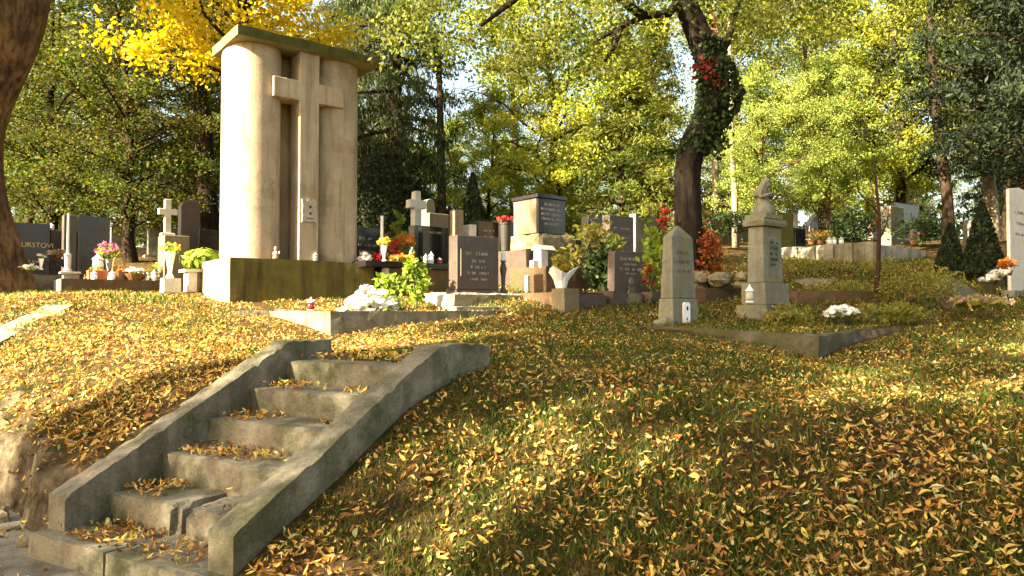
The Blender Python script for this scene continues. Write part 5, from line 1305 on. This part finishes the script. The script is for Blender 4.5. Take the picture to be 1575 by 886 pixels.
# fallen leaves
def leaf_shape(n, rows=5):
    """unit leaf outline curled in both directions; returns V (n, k, 3) and faces for one leaf"""
    t_ = np.linspace(0, 1, rows); wv = np.array([0, .78, 1.0, .66, 0]) if rows == 5 else np.array([0, 1, 0])
    cu = rng.normal(1.2, 2.0, (n, 1)); fold = rng.uniform(-.5, 1.2, (n, 1)); tw = rng.normal(0, 1.0, (n, 1)); asp = np.where(rng.random((n, 1)) < .4, rng.uniform(.12, .25, (n, 1)), rng.uniform(.25, .50, (n, 1)))
    ang = (t_[None, :] - .5) * cu
    px_ = np.where(np.abs(cu) > .05, np.sin(ang) / np.where(np.abs(cu) > .05, cu, 1), t_[None] - .5); pz = np.where(np.abs(cu) > .05, (1 - np.cos(ang)) / np.where(np.abs(cu) > .05, cu, 1), 0)
    mid = np.stack([px_, np.zeros_like(px_) + .10 * np.sin(t_ * 3 + tw), pz], -1)
    hw = wv[None] * asp / 2; tt = tw * (t_[None] - .5)
    Lf = mid + np.stack([0 * hw, hw * np.cos(tt) * np.cos(fold), hw * (np.sin(fold) + np.sin(tt))], -1)
    Rt = mid + np.stack([0 * hw, -hw * np.cos(tt) * np.cos(fold), hw * (np.sin(fold) - np.sin(tt))], -1)
    if rows == 5:
        V = np.concatenate([mid, Lf[:, 1:4], Rt[:, 1:4]], 1)          # 0-4 mid, 5-7 left, 8-10 right
        F3 = [(0, 5, 1), (0, 1, 8), (1, 5, 6), (1, 6, 2), (1, 2, 9), (1, 9, 8), (2, 6, 7), (2, 7, 3), (2, 3, 10), (2, 10, 9), (3, 7, 4), (3, 4, 10)]
    else:
        V = np.concatenate([mid, Lf[:, 1:2], Rt[:, 1:2]], 1); F3 = [(0, 3, 1), (1, 3, 2), (0, 1, 4), (1, 2, 4)]
    return V, np.array(F3)
def place_leaves(P, N, size, rows):
    n = len(P); V, F3 = leaf_shape(n, rows)
    N = unit(N + rng.normal(size=(n, 3)) * .52)
    a = unit(np.cross(N, rng.normal(size=(n, 3)))); b = np.cross(N, a)
    W = P[:, None, :] + (V[..., 0:1] * a[:, None] + V[..., 1:2] * b[:, None] + (V[..., 2:3] + .06) * N[:, None]) * size[:, None, None]
    k = V.shape[1]
    return W.reshape(-1, 3), (F3[None] + (np.arange(n) * k)[:, None, None]).reshape(-1, 3)
def normals(x, y):
    e = .03; zx = (Hn(x + e, y) - Hn(x - e, y)) / (2 * e); zy = (Hn(x, y + e) - Hn(x, y - e)) / (2 * e)
    return unit(np.stack([-np.clip(zx, -1.5, 1.5), -np.clip(zy, -1.5, 1.5), np.ones_like(x)], 1))
x, y = in_view(96000, 2.1, 15)
xe, ye = in_view(42000, 4.2, 14)
ke = (us_vs(xe, ye)[0] < -.1) | (ye > 7)
x, y = np.concatenate([x, xe[ke]]), np.concatenate([y, ye[ke]])
us, v = us_vs(x, y)
nz = np.sin(x * 1.9 - 1.5 * np.sin(y * 2.3)) * np.sin(y * 2.6 + 1.2 * np.sin(x * 2.1)) + .6 * np.sin(x * 7.1 - y * 3) * np.sin(y * 6.3 + x * 2.5)
keep = free(x, y) & ((v > .12) | (rng.uniform(0, 1, len(x)) < .10 * np.exp(v * 1.2))) & (.6 * nz + rng.uniform(-.9, .9, len(x)) > .0 - .6 * sstep(6, 9, y) - .5 * (us < 0))
steep = (us < -.1) & (v < .32 + .22 * np.clip(-us, 0, 4)) & (v > 0)
keep &= ~steep | (rng.uniform(0, 1, len(x)) < .30)
x, y = x[keep], y[keep]
P = np.stack([x, y, np.maximum(Hn(x, y), .02 + .0 * x)], 1); N = normals(x, y); P += N * rng.uniform(0, .025, (len(x), 1))
size = .022 + .053 * rng.beta(1.6, 2.2, len(x)) * (1 + .15 * sstep(8, 12, y))
# leaves gathered on the treads and at the foot of the steps
ex = []
for k, (u0, u1, n_) in enumerate(((.05, .55, 210), (.02, .38, 110), (.05, .62, 190), (.04, .42, 110), (.03, .40, 90), (.0, 1.2, 260))):
    for _ in range(n_):
        u_ = rng.normal((u0 + u1) / 2, (u1 - u0) / 3.2); vv_ = (k + rng.uniform(.12, 1.0)) * TREAD if k < 5 else 5 * TREAD + rng.uniform(.05, .6)
        if not .02 < u_ < 1.18: continue
        X, Y_ = uv2(u_, vv_); ex.append((X, Y_, RISE * (k + 1) + rng.uniform(0, .035) + (.02 if k == 5 else 0)))
for k, (u0, u1, n_) in enumerate(((.62, 1.15, 110), (.7, 1.1, 20), (.5, 1.1, 60), (.85, 1.15, 35), (.7, 1.12, 55))):
    for _ in range(n_):
        u_ = rng.normal((u0 + u1) / 2, (u1 - u0) / 3); 
        if not .02 < u_ < 1.18: continue
        X, Y_ = uv2(u_, (k + rng.uniform(.2, .98)) * TREAD); ex.append((X, Y_, RISE * (k + 1) + rng.uniform(0, .03)))
for cu_, cv_, su, sv, n_ in ((.15, -.42, .35, .10, 330), (-.55, -.75, .45, .12, 260), (.75, -.5, .25, .1, 120), (-1.0, .1, .5, .12, 60)):
    for _ in range(n_):
        X, Y_ = uv2(rng.normal(cu_, su), rng.normal(cv_, sv)); ex.append((X, Y_, .03 + rng.uniform(0, .04)))
ex = np.array(ex); exN = np.tile([0, 0, 1.0], (len(ex), 1)); exS = rng.uniform(.035, .07, len(ex))
P = np.concatenate([P, ex]); N = np.concatenate([N, exN]); size = np.concatenate([size, exS])
# the 300 that show largest become leaves of their own
sx = np.abs(P[:, 0] / P[:, 1]); py_ = 443 - F_PX * np.tan(np.arctan2(P[:, 2] - EYE, P[:, 1]) - PITCH)
vis = (sx < .68) & (py_ < 880) & (py_ > 400)
score = np.where(vis, size / P[:, 1], 0); big = np.argsort(-score)[:300]
rest = np.ones(len(P), bool); rest[big] = False
near = rest & (P[:, 1] < 7.5); far = rest & ~near
A = place_leaves(P[near], N[near], size[near], 5); Bm = place_leaves(P[far], N[far], size[far], 3)
V, Fq = merge([A, Bm])
prop(link('fallen_leaves', np_mesh('fallen_leaves', V, Fq), L['fallen'], ground), kind='stuff')
m12 = []
lm1 = leafmat('single_leaf', [(0, (.10, .04, .012)), (1, (.5, .4, .2))], None, .3)
nt = lm1.node_tree; oi = nd(nt, 'ShaderNodeObjectInfo'); rp = [n_ for n_ in nt.nodes if n_.type == 'VALTORGB'][0]
nt.links.new(oi.outputs['Random'], rp.inputs[0])
src = [n_ for n_ in L['fallen'].node_tree.nodes if n_.type == 'VALTORGB'][0].color_ramp.elements
while len(rp.color_ramp.elements) < len(src): rp.color_ramp.elements.new(.5)
for k in range(len(src)): rp.color_ramp.elements[k].position = src[k].position; rp.color_ramp.elements[k].color = src[k].color
LV, LF = leaf_shape(14, 5)
for k in range(14):
    me = np_mesh('leaf', LV[k] + np.array([0, 0, .06]), LF); me.materials.append(lm1); m12.append(me)
for q, idx in enumerate(big):
    o = bpy.data.objects.new('leaf', m12[q % 14]); C.objects.link(o); o.parent = ground
    nn = Vector(unit(N[idx] + rng.normal(size=3) * .25))
    o.rotation_mode = 'QUATERNION'; o.rotation_quaternion = nn.to_track_quat('Z', 'Y') @ Matrix.Rotation(rng.uniform(0, 6.28), 3, 'Z').to_quaternion()
    o.location = P[idx]; o.scale = [size[idx]] * 3
